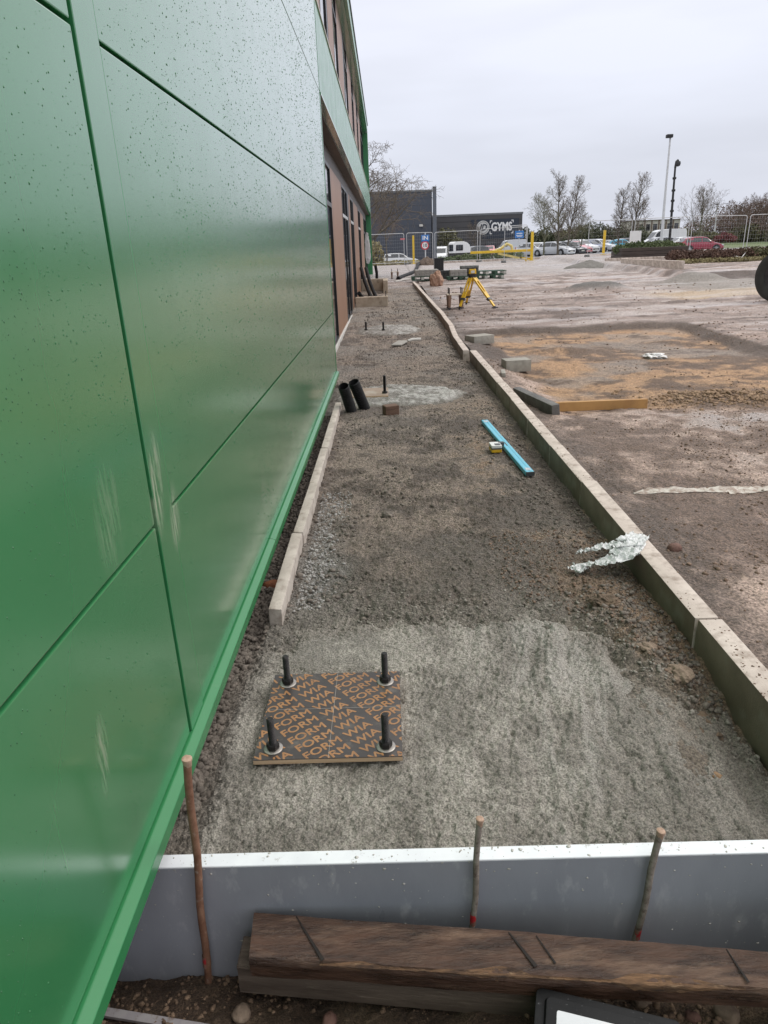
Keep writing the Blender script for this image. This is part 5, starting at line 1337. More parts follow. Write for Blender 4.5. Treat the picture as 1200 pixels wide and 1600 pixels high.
# ------------------------------------------------------------------ large buildings
M_clad = pmat('dark_grey_cladding', (0.058, 0.067, 0.088), (0.064, 0.073, 0.094), 0.3, 0.55)
M_clad2 = pmat('charcoal_cladding', (0.060, 0.058, 0.062), (0.072, 0.070, 0.074), 0.3, 0.55)
M_roof = pmat('roof_edge', (0.16, 0.17, 0.18), None, 2, 0.5)
yd = 108.0
xr_, zt_ = at(674.5, 300, yd).x, at(660, 299.5, yd).z
xl_ = at(575, 300, yd).x - 10
zb_ = float(far_z(xr_ - 5, yd)) - 0.2
w_ = thing('dark_warehouse', 'dark grey windowless clad building behind the white estate car', 'building', ((xl_ + xr_) / 2, yd, zb_))
hw, hh = (xr_ - xl_) / 2, zt_ - zb_
MB().span(-hw + 0.1, hw - 0.1, 0.15, 30, 0, hh - 0.1).build('core', M_block, w_)
nb_ = 11
for k in range(nb_):
    za, zb2 = hh * k / nb_, hh * (k + 1) / nb_
    for (xa, xb) in ((-hw, hw - 9.0), (hw - 9.0, hw)):
        MB().span(xa + 0.012, xb - 0.012, 0, 0.14, za + 0.01, zb2 - 0.01).build('cladding_panel', M_clad, w_)
MB().span(hw - 0.099, hw + 0.02, 0.0, 30, 0, hh).build('side_wall', M_clad, w_)
MB().span(-hw - 0.1, hw + 0.1, -0.1, 30.1, hh, hh + 0.25).build('roof_trim', M_roof, w_)
MB().box((hw - 1.6, -0.2, hh * 0.545), (0.5, 0.35, 0.3)).build('wall_light', M_pale, w_)
yp = 101.0
px0, px1 = at(676.5, 350, yp), at(682, 350, yp)
zp = at(679, 292.5, yp).z; zb_ = float(far_z(px0.x, yp)) - 0.1
t = thing('totem_pillar', 'tall slim grey pillar at the corner of the dark building', 'pillar', ((px0.x + px1.x) / 2, yp, zb_))
MB().box((0, 0, (zp - zb_) / 2), (px1.x - px0.x, 0.5, zp - zb_)).build('shaft', pmat('slate_grey_panel', (0.10, 0.112, 0.135), (0.115, 0.128, 0.15), 0.5, 0.5), t, bevel=0.02)
MB().box((0, 0, zp - zb_ + 0.04), (px1.x - px0.x + 0.06, 0.56, 0.08)).build('cap', M_roof, t)
# gym
yg = 140.0
xl_, xr_ = at(676, 350, yg).x, at(816, 350, yg).x
zt_ = at(760, 336.2, yg).z; zb_ = float(far_z((xl_ + xr_) / 2, yg)) - 0.3
gm = thing('gym_building', 'long low charcoal gym building with a white sign', 'building', ((xl_ + xr_) / 2, yg, zb_), radians(-0.6))
hw, hh = (xr_ - xl_) / 2, zt_ - zb_
MB().span(-hw - 3, hw, 0.1, 40, 0, hh).build('wall', M_clad2, gm)
MB().span(-hw - 3.1, hw + 0.1, -0.05, 40.1, hh, hh + 0.35).build('roof_trim', M_roof, gm)
for k in range(7): MB().span(-hw - 3, hw - 0.02, 0.02, 0.097, k * hh / 7 + 0.05, (k + 1) * hh / 7 - 0.03).build('cladding_panel', M_clad2, gm)
M_navy = pmat('navy_sign_panel', (0.018, 0.026, 0.042), (0.022, 0.030, 0.048), 0.5, 0.5)
g0 = Vector(gm.location)
pa, pz = at(736, 343.5, yg) - g0, at(810, 373, yg) - g0
MB().span(pa.x, pz.x, -0.10, -0.002, hh * 0.42, hh * 0.90).build('sign_panel', M_navy, gm)
zs = hh * 0.70
cxr = at(754.5, 355, yg).x - g0.x
Mr = Matrix.Translation((cxr, -0.10, zs)) @ Matrix.Rotation(radians(90), 4, 'X')
M_sgrey = pmat('logo_grey', (0.50, 0.50, 0.49), (0.58, 0.58, 0.57), 2, 0.5)
MB().lathe([(0.0, 0.0), (1.23, 0.0), (1.23, 0.06), (0.0, 0.06)], 40, Mr).build('logo_disc', M_sgrey, gm)
MB().lathe([(0.98, 0.0602), (1.04, 0.0602), (1.04, 0.072), (0.98, 0.072)], 40, Mr, cap=False).build('logo_ring', M_navy, gm)
link('lettering', text_mesh('lettering', 'JD', 1.55, M_navy, bold=0.05, sx=0.85, shear=0.25), gm, (cxr, -0.175, zs - 0.02), (radians(90), 0, 0))
cxg = at(783.5, 355, yg).x - g0.x
link('lettering', text_mesh('lettering', 'GYMS', 2.05, M_swhite, bold=0.07, sx=0.74, extrude=0.03), gm, (cxg, -0.14, zs), (radians(90), 0, 0))
cr_ = MB()
for (sx, sz) in ((-1, 1), (1, 1), (-1, -1), (1, -1)):
    X0, Z0_ = cxg + sx * 2.22, zs + sz * 1.18
    cr_.span(X0, X0 - sx * 0.42, -0.14, -0.105, Z0_, Z0_ - sz * 0.13).span(X0, X0 - sx * 0.13, -0.14, -0.106, Z0_ - sz * 0.131, Z0_ - sz * 0.45)
cr_.build('corner_brackets', M_swhite, gm)
for k, (a, b2) in enumerate(((0.18, 0.30), (0.31, 0.43), (0.60, 0.72))):
    MB().span(-hw + 2 * hw * a, -hw + 2 * hw * b2, -0.06, 0.018, 0.1, hh * 0.36).build('window', M_glass, gm)
# pale terrace far behind the car park
yt = 190.0
xl_, xr_ = at(985, 355, yt).x, at(1062, 355, yt).x
zt_ = at(1030, 344, yt).z; zb_ = float(far_z(xl_, yt)) - 0.2
tb = thing('terraced_house', 'pale terrace of houses far behind the white van', 'building', ((xl_ + xr_) / 2, yt, zb_))
hw, hh = (xr_ - xl_) / 2, zt_ - zb_
MB().span(-hw, hw, 0, 8, 0, hh).build('wall', pmat('pale_render', (0.42, 0.40, 0.36), (0.52, 0.50, 0.46), 0.4, 0.8), tb)
MB().prism([(-hw - .2, hh), (hw + .2, hh), (hw + .2, hh + 0.15), (-hw - .2, hh + 0.15)], -0.3, 8.3).build('roof', pmat('brown_roof', (0.17, 0.13, 0.11), None, 1, 0.8), tb)
for i in range(7):
    x = -hw + (i + 0.5) * 2 * hw / 7
    MB().span(x - 0.5, x + 0.5, -0.06, 0.0, hh * 0.60, hh * 0.86).build('window', M_glass, tb)
    MB().span(x - 0.5, x + 0.5, -0.06, 0.0, hh * 0.18, hh * 0.42).build('window', M_glass, tb)
    if i: MB().span(-hw + i * 2 * hw / 7 - 0.15, -hw + i * 2 * hw / 7 + 0.15, -0.15, -0.001, 0, hh).build('party_wall', pmat('brown_brick', (0.16, 0.11, 0.085), None, 1, 0.8), tb)

# ------------------------------------------------------------------ cars
M_tyre = pmat('car_tyre', (0.018, 0.018, 0.019), None, 6, 0.7)
M_rim = pmat('car_rim', (0.36, 0.37, 0.38), None, 6, 0.35, metal=0.5)
M_cglass = glass_mat('car_glass', (0.02, 0.024, 0.028), 0.05)
M_lamp = pmat('headlamp', (0.6, 0.62, 0.64), None, 6, 0.15)
M_tail = pmat('tail_lamp', (0.35, 0.01, 0.012), None, 6, 0.25)
M_plate_w = pmat('number_plate', (0.6, 0.6, 0.55), None, 6, 0.4)
KINDS_ = {
 'hatchback': dict(L=4.1, W=1.76, zb=0.20, wr=0.32, st=[(0, .58, 1, .80), (.025, .70, 1, .90), (.10, .80, 1, .97), (.25, .96, 0, 1), (.41, 1.40, 0, 1), (.52, 1.47, 0, 1), (.72, 1.45, 0, 1), (.88, 1.33, 0, .98), (.965, .98, 0, .95), (.99, .80, 1, .92), (1, .50, 1, .88)], belt=.92, cab=(3, 4, 7, 8), wheels=(.19, .81)),
 'estate': dict(L=4.75, W=1.88, zb=0.24, wr=0.36, st=[(0, .66, 1, .80), (.02, .80, 1, .90), (.09, .92, 1, .97), (.27, 1.06, 0, 1), (.41, 1.54, 0, 1), (.52, 1.64, 0, 1), (.74, 1.64, 0, 1), (.90, 1.56, 0, .98), (.975, 1.08, 0, .95), (.99, .85, 1, .93), (1, .52, 1, .90)], belt=1.03, cab=(3, 4, 7, 8), wheels=(.18, .80)),
 'van': dict(L=5.6, W=2.05, zb=0.28, wr=0.42, st=[(0, .75, 1, .86), (.02, .95, 1, .93), (.13, 1.25, 1, .98), (.17, 1.32, 0, 1), (.30, 2.28, 0, 1), (.36, 2.45, 0, 1), (.60, 2.52, 0, 1), (.97, 2.50, 0, 1), (.995, 2.2, 0, .98), (.998, 1.2, 1, .98), (1, .5, 1, .97)], belt=1.28, cab=(3, 4, 7, 8), wheels=(.17, .78)),
}
def car_tree(kind):
    K = KINDS_[kind]; L, W, zb, wr, belt = K['L'], K['W'], K['zb'], K['wr'], K['belt']
    root = bpy.data.objects.new(kind + '_car' if kind != 'van' else 'panel_van', None); C.objects.link(root)
    paint = pmat('car_paint_white', (0.68, 0.69, 0.70), (0.72, 0.73, 0.74), 2, 0.2, coat=0.5)
    V, F = [], []
    def sect(i):
        t, zt, low, wf = K['st'][i]
        x = (t - 0.5) * L; w = W / 2 * wf
        bt = min(belt, zt - 0.05); r = w * (0.86 if low else 0.80 if kind != 'van' else 0.93)
        return x, w, bt, r, zt
    for i in range(len(K['st'])):
        x, w, bt, r, zt = sect(i)
        V += [(x, -w * .9, zb), (x, -w, zb + .16), (x, -w, bt - .18 if bt - .18 > zb + .2 else bt - .05), (x, -w * .975, bt), (x, -r, zt - .03), (x, -r * .8, zt),
              (x, r * .8, zt), (x, r, zt - .03), (x, w * .975, bt), (x, w, bt - .18 if bt - .18 > zb + .2 else bt - .05), (x, w, zb + .16), (x, w * .9, zb)]
    n = 12
    for i in range(len(K['st']) - 1):
        for j in range(n): F.append((i * n + j, i * n + (j + 1) % n, (i + 1) * n + (j + 1) % n, (i + 1) * n + j))
    F.append(tuple(range(n))); F.append(tuple(reversed(range((len(K['st']) - 1) * n, len(K['st']) * n))))
    MB().add(V, F).build('body', paint, root, smooth=True)
    a, b, c, d = K['cab']
    def sidept(i, k, s, off=0.012):
        x, w, bt, r, zt = sect(i)
        y = w * .975 + (r - w * .975) * k; z = bt + (zt - .03 - bt) * k
        return Vector((x, s * (y + off), z))
    def sidept_t(u, k, s):
        i = int(u); f = u - i
        return sidept(i, k, s).lerp(sidept(min(i + 1, len(K['st']) - 1), k, s), f)
    for s in (-1, 1):
        runs = [(a + 0.35, b + 1.0 if kind != 'van' else b + 0.9), (b + 1.1, c + 0.3)] if kind != 'van' else [(a + 0.4, b + 1.05)]
        for (u0, u1) in runs:
            us = [u0] + [float(q) for q in range(int(u0) + 1, int(math.ceil(u1)))] + [u1]
            mb = MB()
            P = [sidept_t(u, .10, s) for u in us] + [sidept_t(u, .86, s) for u in reversed(us)]
            # first window point leans with the windscreen pillar
            mb.add(P + [p - Vector((0, s * .01, 0)) for p in P], [tuple(range(len(P))), tuple(reversed(range(len(P), 2 * len(P))))])
            mb.build('side_window', M_cglass, root)
    for (i0, i1, nm) in ((a, b, 'windscreen'), (c, d, 'rear_window')):
        if kind == 'van' and nm == 'rear_window': continue
        x0, w0_, b0, r0, z0_ = sect(i0); x1, w1_, b1, r1, z1_ = sect(i1)
        nx_, nz_ = -(z1_ - z0_), (x1 - x0); ln = math.hypot(nx_, nz_); nx_, nz_ = nx_ / ln * 0.014, nz_ / ln * 0.014
        P = []
        for k, s in ((.10, -1), (.10, 1), (.90, 1), (.90, -1)):
            x = x0 + (x1 - x0) * k; z = z0_ + (z1_ - z0_) * k; r = (r0 + (r1 - r0) * k) * .86
            P.append(Vector((x + nx_, s * r, z + nz_)))
        nn = Vector((nx_, 0, nz_))
        MB().hexa([p - nn * 1.5 for p in P] + P).build(nm, M_cglass, root)
    for t in K['wheels']:
        for s in (-1, 1):
            r = 0.33 if kind != 'van' else 0.36
            Mx = Matrix.Translation(((t - .5) * L, s * (W / 2 - .10), r)) @ Matrix.Rotation(radians(-90 * s), 4, 'X')
            MB().lathe([(0.0, 0.0), (r + .055, 0.0), (r + .055, 0.108), (0.0, 0.108)], 20, Mx).build('wheel_arch', M_tyre, root)
            wh = MB().lathe([(r * .6, -.1), (r, -.09), (r, .10), (r * .92, .125), (r * .62, .125)], 20, Mx, cap=False).build('wheel', M_tyre, root, smooth=True)
            MB().lathe([(0, .12), (r * .2, .12), (r * .6, .115), (r * .62, .02)], 16, Mx).build('rim', M_rim, wh)
    x0, w0_, b0, r0, z0_ = sect(1); xe, we, be, re, ze = sect(len(K['st']) - 2)
    for s in (-1, 1):
        MB().box((x0 + 0.10, s * w0_ * .80, z0_ - .06), (0.34, 0.34, 0.14)).build('headlight', M_lamp, root, bevel=0.03)
        MB().box((xe - 0.06, s * we * .86, (ze + .10)), (0.20, 0.22, 0.24)).build('tail_light', M_tail, root, bevel=0.03)
        MB().box(((K['st'][a][0] + .07 - .5) * L, s * (W / 2 + .06), belt + .06), (0.12, 0.16, 0.12)).build('mirror', paint, root, bevel=0.03)
    MB().box((-L / 2 - 0.01, 0, 0.42), (0.03, 0.5, 0.11)).build('number_plate', M_plate_w, root)
    MB().box((L / 2 + 0.01, 0, 0.62), (0.03, 0.5, 0.11)).build('number_plate', M_plate_w, root)
    MB().box((-L / 2 + 0.02, 0, 0.46), (0.06, W * .66, 0.14)).build('grille', M_tyre, root)
    return root
PROTO = {}
PAINT = {'white': ((0.70, 0.71, 0.72),), 'silver': ((0.55, 0.57, 0.60),), 'grey': ((0.20, 0.21, 0.23),), 'black': ((0.018, 0.02, 0.024),), 'navy': ((0.02, 0.045, 0.13),),
         'red': ((0.30, 0.035, 0.06),), 'pink': ((0.55, 0.20, 0.22),), 'blue': ((0.02, 0.07, 0.30),), 'lightblue': ((0.07, 0.42, 0.62),), 'darkgrey': ((0.06, 0.065, 0.07),)}
def car(kind, color, label, px, y, yaw, group='parked cars beyond the fence', dz=0.0, scale=1.0):
    p = at(px, 385, y); z = float(far_z(p.x, y)) - 0.07 + dz
    if kind not in PROTO: PROTO[kind] = car_tree(kind); r = PROTO[kind]
    else: r = copy_tree(PROTO[kind])
    r.location = (p.x, y, z); r.rotation_euler = (0, 0, radians(yaw)); r.scale = (scale,) * 3
    c = PAINT[color][0]
    m = pmat('car_paint_' + color, c, tuple(min(1, v * 1.05) for v in c), 2, 0.2, coat=0.5)
    for ch in r.children:
        if ch.name.split('.')[0] in ('body', 'mirror'):
            ch.material_slots[0].link = 'OBJECT'; ch.material_slots[0].material = m
    return tag(r, label, 'van' if kind == 'van' else 'car', group)
# yaw 0: front towards -x (left); 180: front towards the right
car('estate', 'white', 'white estate car seen from the side in front of the dark building', 624, 95, 183)
car('hatchback', 'navy', 'dark blue car half hidden behind the white estate car', 588, 101, 180)
car('van', 'white', 'white van facing away at the foot of the slim pillar', 690, 108, 82, scale=0.82)
car('estate', 'darkgrey', 'dark grey estate car beside the white horsebox', 738, 96, 25)
car('hatchback', 'pink', 'faded red car behind the yellow barrier', 765, 112, 80)
car('van', 'silver', 'long pale silver van behind the yellow barrier', 797, 104, 4, scale=0.8)
car('hatchback', 'silver', 'silver car half hidden behind the thick yellow post', 834, 82, 128)
car('hatchback', 'white', 'white car behind the silver car at the thick yellow post', 843, 89, 128)
car('hatchback', 'silver', 'silver hatchback under the bare trees, biggest of the row', 869, 80, 130)
car('hatchback', 'black', 'black hatchback right of the biggest silver hatchback', 888, 84, 128)
car('hatchback', 'pink', 'faded red hatchback between a black and a white car', 899, 90, 128)
car('estate', 'white', 'white estate car with its dark wheel showing in the middle of the row', 907, 92, 128)
car('hatchback', 'navy', 'dark blue hatchback in the row beside the white estate', 921, 96, 130)
car('estate', 'silver', 'silver estate car at the end of the row by the thin yellow post', 935, 100, 132)
car('hatchback', 'white', 'white hatchback behind the thin yellow post', 952, 108, 160)
car('hatchback', 'grey', 'grey hatchback at the back of the parked row left of the thin yellow post', 915, 106, 155)
car('hatchback', 'white', 'white hatchback far back between the silver estate and the bare trees', 857, 98, 150)
car('hatchback', 'black', 'black car far back beside the navy hatchback', 928, 114, 155)
car('estate', 'grey', 'grey estate car half hidden behind the light blue car', 984, 110, 178)
car('hatchback', 'lightblue', 'light blue car behind the planted bank', 971, 100, 178)
car('van', 'white', 'white panel van behind the lamp columns', 1034, 98, 2)
car('estate', 'silver', 'pale silver car in front of the white van', 1024, 90, 4, scale=0.95)
car('hatchback', 'white', 'white car half hidden behind the red hatchback', 1062, 86, 5)
car('hatchback', 'red', 'red hatchback behind the brown hedge', 1093, 72, 178, dz=-0.12)
car('hatchback', 'blue', 'bright blue hatchback driving on the far road at the right', 1150, 165, 178, dz=0.55)
for k, px in enumerate((1184, 1194)):
    car('hatchback', 'white' if k else 'silver', ('silver' if k == 0 else 'white') + ' car far away on the grass edge at the right', px, 190, 180, dz=0.6)
# horsebox trailer
yh_ = 95.0
p = at(717, 390, yh_); zg = float(far_z(p.x, yh_)) - 0.07
hb = thing('horsebox_trailer', 'white rounded horsebox trailer with dark lower body', 'trailer', (p.x, yh_, zg), radians(20))
pr = [(-1.1, 1.0), (1.3, 1.0), (1.3, 1.5), (1.15, 1.95), (0.8, 2.25), (0.3, 2.38), (-0.8, 2.38), (-1.02, 2.3), (-1.1, 2.1)]
MB().prism(pr, -0.8, 0.8).build('body', M_swhite, hb, bevel=0.05, seg=2)
MB().span(-1.105, 1.305, -0.805, 0.805, 0.42, 0.998).build('lower_body', M_tyre, hb, bevel=0.02)
MB().span(-1.13, -1.095, -0.62, 0.62, 1.25, 2.05).build('window', M_cglass, hb); MB().span(-0.8, 0.2, -0.83, -0.801, 1.3, 2.0).build('window', M_cglass, hb)
for s in (-1, 1):
    for x in (-0.3, 0.45): MB().lathe([(0, -.08), (.3, -.08), (.3, .08), (0, .08)], 18, Matrix.Translation((x, s * .86, .3)) @ Matrix.Rotation(radians(90), 4, 'X')).build('wheel', M_tyre, hb)
MB().bar((1.3, 0, .5), (2.3, 0, .45), 0.1, 0.1).build('drawbar', M_galv, hb)

# ------------------------------------------------------------------ lamp columns
yl = 62.0
pb = at(1031, 398, yl); ptop = at(1047.5, 214, yl)
zb_ = fz(pb.x, yl)
lc = thing('lamp_column', 'tall pale grey lamp column, the taller of the two in the middle', 'lamp post', (pb.x, yl, zb_))
tp = ptop - Vector(lc.location)
MB().tube([(0, 0, -0.3), (0, 0, 1.3)], 0.15, 12).build('base', M_pole, lc, smooth=True)
MB().tube([(0, 0, 1.3), tp * 0.5 , tp], [0.12, 0.095, 0.065], 10).build('shaft', M_pole, lc, smooth=True)
MB().box(tp + Vector((-0.12, -0.1, 0.05)), (0.5, 0.4, 0.26)).build('lantern', M_sblack, lc, bevel=0.06, seg=2)
yl = 70.0
pb = at(1046, 384, yl); ptop = at(1055, 262, yl); zb_ = float(far_z(pb.x, yl)) - 0.07
lc = thing('camera_mast', 'black mast with brackets and a camera head behind the grey lamp column', 'mast', (pb.x, yl, zb_))
tp = ptop - Vector(lc.location)
MB().tube([(0, 0, -0.3), tp], [0.13, 0.085], 10).build('shaft', M_sblack, lc, smooth=True)
for k in (0.32, 0.5, 0.62, 0.74, 0.88): MB().box(tp * k, (0.30, 0.22, 0.20)).build('bracket', M_sblack, lc, bevel=0.03)
MB().tube([tp, tp + Vector((0.05, 0, 0.5)), tp + Vector((0.22, 0, 0.62))], 0.11, 8).build('camera_arm', M_sblack, lc)
MB().lathe([(0, -.28), (.2, -.2), (.24, 0), (.2, .16), (0, .2)], 12, Matrix.Translation(tp + Vector((0.22, 0, 0.35)))).build('camera_dome', M_dk, lc, smooth=True)
yl = 130.0
pb = at(1116, 372, yl); ptop = at(1121, 319, yl); zb_ = float(far_z(pb.x, yl)) - 0.07
lc = thing('lamp_column', 'small distant lamp column in front of the brown wood', 'lamp post', (pb.x, yl, zb_))
tp = ptop - Vector(lc.location)
MB().tube([(0, 0, -0.3), tp * 0.5, tp], [0.17, 0.13, 0.09], 8).build('shaft', M_pole, lc); MB().box(tp, (0.6, 0.35, 0.16)).build('lantern', M_dk, lc)
# ------------------------------------------------------------------ planting
def segs_mesh(name, S, mat, n=4):
    """S rows: p(3) q(3) r0 r1"""
    S = np.asarray(S, float); m = len(S)
    P, Q, r0, r1 = S[:, :3], S[:, 3:6], S[:, 6], S[:, 7]
    D = Q - P; D /= np.maximum(np.linalg.norm(D, axis=1, keepdims=True), 1e-9)
    A = np.where(np.abs(D[:, 2:3]) < 0.9, np.array([[0, 0, 1.0]]), np.array([[1.0, 0, 0]]))
    U = np.cross(D, A); U /= np.linalg.norm(U, axis=1, keepdims=True); Wv = np.cross(D, U)
    V = []
    for c, r in ((P, r0), (Q, r1)):
        for j in range(n):
            g = 2 * pi * j / n; V.append(c + (U * cos(g) + Wv * sin(g)) * r[:, None])
    V = np.stack(V, 1).reshape(-1, 3)
    b = (np.arange(m) * 2 * n)[:, None]
    F = np.concatenate([b + np.array([[j, (j + 1) % n, n + (j + 1) % n, n + j]]) for j in range(n)], 0)
    return mesh_np(name, V, F, mat, True)
M_bark = pmat('bark', (0.085, 0.072, 0.055), (0.15, 0.13, 0.10), 6, 0.9)
M_barkg = pmat('greenish_bark', (0.085, 0.085, 0.05), (0.14, 0.135, 0.085), 6, 0.9)
M_twig = pmat('twigs', (0.115, 0.090, 0.068), (0.18, 0.15, 0.12), 1.5, 0.9)
M_twigp = pmat('purple_brown_twigs', (0.12, 0.080, 0.066), (0.175, 0.125, 0.10), 0.5, 0.9)
M_twigg = pmat('olive_twigs', (0.10, 0.095, 0.05), (0.16, 0.15, 0.08), 0.6, 0.9)
def tree_segments(seed, H, r0, levels, spread=0.9, up=0.25, droop=0.0, first=0.25, narrow=1.0, twig=0.016, leanx=0.0):
    """levels: list of (children, length ratio, angle)"""
    rg = random.Random(seed); trunk, crown = [], []
    def grow(p, d, L, r, lv):
        k = 5 if lv == 0 else 4 if lv == 1 else 3
        out = trunk if lv <= 1 else crown
        pts = [(p.copy(), d.copy(), r)]
        for i in range(k):
            wob = 0.10 if lv == 0 else 0.22
            d = (d + Vector((rg.uniform(-1, 1), rg.uniform(-1, 1), rg.uniform(-1, 1))) * wob + Vector((0, 0, up if lv < 3 else -droop)) * (0.15 if lv == 0 else 0.5)).normalized()
            q = p + d * (L / k)
            ra = max(twig, r * (1 - (i / k) * 0.72)); rb = max(twig * 0.7, r * (1 - ((i + 1) / k) * 0.72))
            out.append((*p, *q, ra, rb)); p = q; pts.append((p.copy(), d.copy(), rb))
        if lv >= len(levels): return
        nch, ratio, ang = levels[lv]
        for c in range(nch):
            f0 = first if lv == 0 else 0.2
            t = f0 + (1 - f0) * (c + rg.random()) / nch
            i = min(int(t * k), k - 1); f = t * k - i
            pp = pts[i][0].lerp(pts[i + 1][0], f); dd = pts[i + 1][1]
            az = c * 2.4 + rg.uniform(-0.6, 0.6); a = radians(ang * rg.uniform(0.7, 1.3))
            sd = dd.orthogonal().normalized(); sd.rotate(Matrix.Rotation(az, 3, dd))
            nd = (dd * cos(a) + sd * sin(a)).normalized()
            LL = L * ratio * rg.uniform(0.7, 1.2) * (1.15 - 0.75 * t if lv == 0 else 1.1 - 0.4 * t) * (narrow if lv == 0 else 1)
            grow(pp, nd, LL, max(twig, pts[i][2] * 0.55), lv + 1)
    grow(Vector((0, 0, -0.1)), Vector((leanx, 0, 1)).normalized(), H, r0, 0)
    return trunk, crown
TREE_CACHE = {}
def tree(label, px, y, top_py, spec, bark=None, twigm=None, group='bare trees beyond the fence', rz=0.0, base_py=None, cat='tree', name='bare_tree', zoff=-0.1):
    p = at(px, 380, y); z = float(far_z(p.x, y)) + zoff
    H = at(px, top_py, y).z - z
    bark = bark or M_bark; twigm = twigm or M_twig
    key = (repr(spec), bark.name, twigm.name)
    if key not in TREE_CACHE:
        kw = dict(spec); kw['H'] = 10.0
        tr_, cr2 = tree_segments(**kw)
        zmax = max(max(s[5] for s in cr2), max(s[5] for s in tr_))
        TREE_CACHE[key] = (segs_mesh('trunk', tr_, bark, 6), segs_mesh('crown', cr2, twigm, 3), zmax)
    mt, mc, zmax = TREE_CACHE[key]
    t = thing(name, label, cat, (p.x, y, z), rz, group); k = H / zmax
    t.scale = (k, k, k)
    link('trunk', mt, t); link('crown', mc, t)
    return t
UPR = dict(seed=11, r0=0.16, levels=[(28, 0.35, 44), (9, 0.42, 42), (7, 0.55, 45)], up=0.32, droop=0.2, first=0.14, twig=0.0135)
UPR2 = dict(seed=17, r0=0.15, levels=[(26, 0.35, 42), (9, 0.45, 40), (7, 0.5, 48)], up=0.32, droop=0.25, first=0.16, twig=0.0135, leanx=0.22)
RND = dict(seed=23, r0=0.20, levels=[(18, 0.70, 56), (8, 0.45, 42), (6, 0.5, 40), (4, 0.5, 40)], up=0.36, droop=-0.1, first=0.12, twig=0.0125)
RND2 = dict(seed=29, r0=0.17, levels=[(14, 0.58, 48), (8, 0.48, 44), (6, 0.5, 42), (4, 0.5, 40)], up=0.28, droop=0.05, first=0.2, twig=0.012)
WIL = dict(seed=31, r0=0.26, levels=[(14, 0.72, 58), (9, 0.5, 50), (7, 0.5, 45), (4, 0.6, 45)], up=0.10, droop=0.35, first=0.22, twig=0.013)
tree('bare multi stemmed tree at the left of the tree group by the yellow post', 850, 74, 290, RND2, M_barkg, M_twigg)
tree('tall upright bare tree in the middle of the group by the yellow post', 872, 78, 262, UPR)
tree('tall bare tree leaning right in the group by the yellow post', 884, 80, 272, UPR2)
tree('low bushy bare tree at the right of the group by the yellow post', 908, 84, 322, RND2, M_barkg, M_twigg, rz=1.0)
tree('left and smaller of the two upright bare trees left of the lamp column', 966, 92, 284, UPR, rz=2.2)
tree('right and taller of the two upright bare trees left of the lamp column', 986, 90, 266, UPR2, rz=0.4)
tree('round bare tree between the black mast and the brown wood', 1092, 88, 281, RND, M_barkg, M_twig)
tree('large bare tree with fine twigs rising behind the end of the green building', 584, 72, 222, WIL)
tree('low drooping brown tree in front of the dark building', 603, 80, 305, dict(seed=37, r0=0.16, levels=[(12, 0.6, 62), (7, 0.5, 50), (5, 0.5, 45), (4, 0.6, 45)], up=0.05, droop=0.3, first=0.35, twig=0.010), M_bark, M_twigp, rz=2.0)
tree('small bare tree in front of the gym sign', 742, 118, 342, RND2, rz=0.7)
for k, (px, y, top) in enumerate(((1128, 150, 330), (1150, 135, 305), (1172, 140, 300), (1196, 125, 296), (1222, 128, 292), (1140, 160, 318), (1184, 155, 300), (1210, 150, 298), (1160, 158, 306))):
    tree(['purple brown bare tree at the left end of the wood on the right', 'purple brown bare tree in the left half of the wood on the right', 'tall brown bare tree in the middle of the wood on the right', 'brown bare tree at the right edge of the photo',
          'bare tree of the wood just beyond the right edge', 'low bare tree behind the left end of the wood on the right', 'bare tree behind the middle of the wood on the right', 'bare tree behind the right edge of the wood', 'bare tree behind the distant lamp column'][k],
         px, y, top, RND if k % 2 else RND2, M_bark, M_twigp, rz=k * 1.1, group='bare trees of the wood on the right')

def leaf_cloud(name, blobs, n, size, mat, parent=None, seed=1, loc=(0, 0, 0)):
    """blobs: (cx,cy,cz,rx,ry,rz); leaf-sized quads through the volume, denser towards the skin"""
    rg = np.random.default_rng(seed)
    w = np.array([b[3] * b[4] * b[5] for b in blobs]) ** 0.67; w /= w.sum()
    ix = rg.choice(len(blobs), n, p=w); B = np.array(blobs)[ix]
    d = rg.normal(size=(n, 3)); d /= np.linalg.norm(d, axis=1, keepdims=True)
    r = rg.uniform(0.35, 1, n) ** 0.5 * (1 + 0.28 * fbm(d[:, 0] * 2.4 + ix * 3.3, d[:, 1] * 2.4 + d[:, 2] * 2.1, 3, seed))
    c = B[:, :3] + d * B[:, 3:] * r[:, None]
    a = rg.normal(size=(n, 3)); a /= np.linalg.norm(a, axis=1, keepdims=True)
    b = np.cross(a, rg.normal(size=(n, 3))); b /= np.linalg.norm(b, axis=1, keepdims=True)
    s = size * rg.uniform(0.6, 1.4, (n, 1))
    V = np.stack([c - a * s - b * s * .5, c + a * s - b * s * .5, c + a * s + b * s * .5, c - a * s + b * s * .5], 1).reshape(-1, 3)
    F = np.arange(4 * n).reshape(n, 4)
    return link(name, mesh_np(name, V, F, mat, False), parent, loc)
M_leaf = pmat('dark_green_leaves', (0.030, 0.040, 0.018), (0.075, 0.085, 0.038), 0.8, 0.7)
M_leafo = pmat('olive_leaves', (0.075, 0.075, 0.032), (0.14, 0.135, 0.06), 0.8, 0.75)
M_leafg = pmat('green_shrub_leaves', (0.050, 0.075, 0.022), (0.105, 0.135, 0.05), 1.2, 0.7)
M_heath = pmat('brown_heather', (0.075, 0.040, 0.030), (0.15, 0.088, 0.065), 2.5, 0.85)
M_redb = pmat('red_brown_twigs', (0.14, 0.035, 0.04), (0.20, 0.06, 0.06), 1, 0.8)
M_dry = pmat('dry_grass', (0.22, 0.19, 0.09), (0.34, 0.30, 0.17), 3, 0.9)
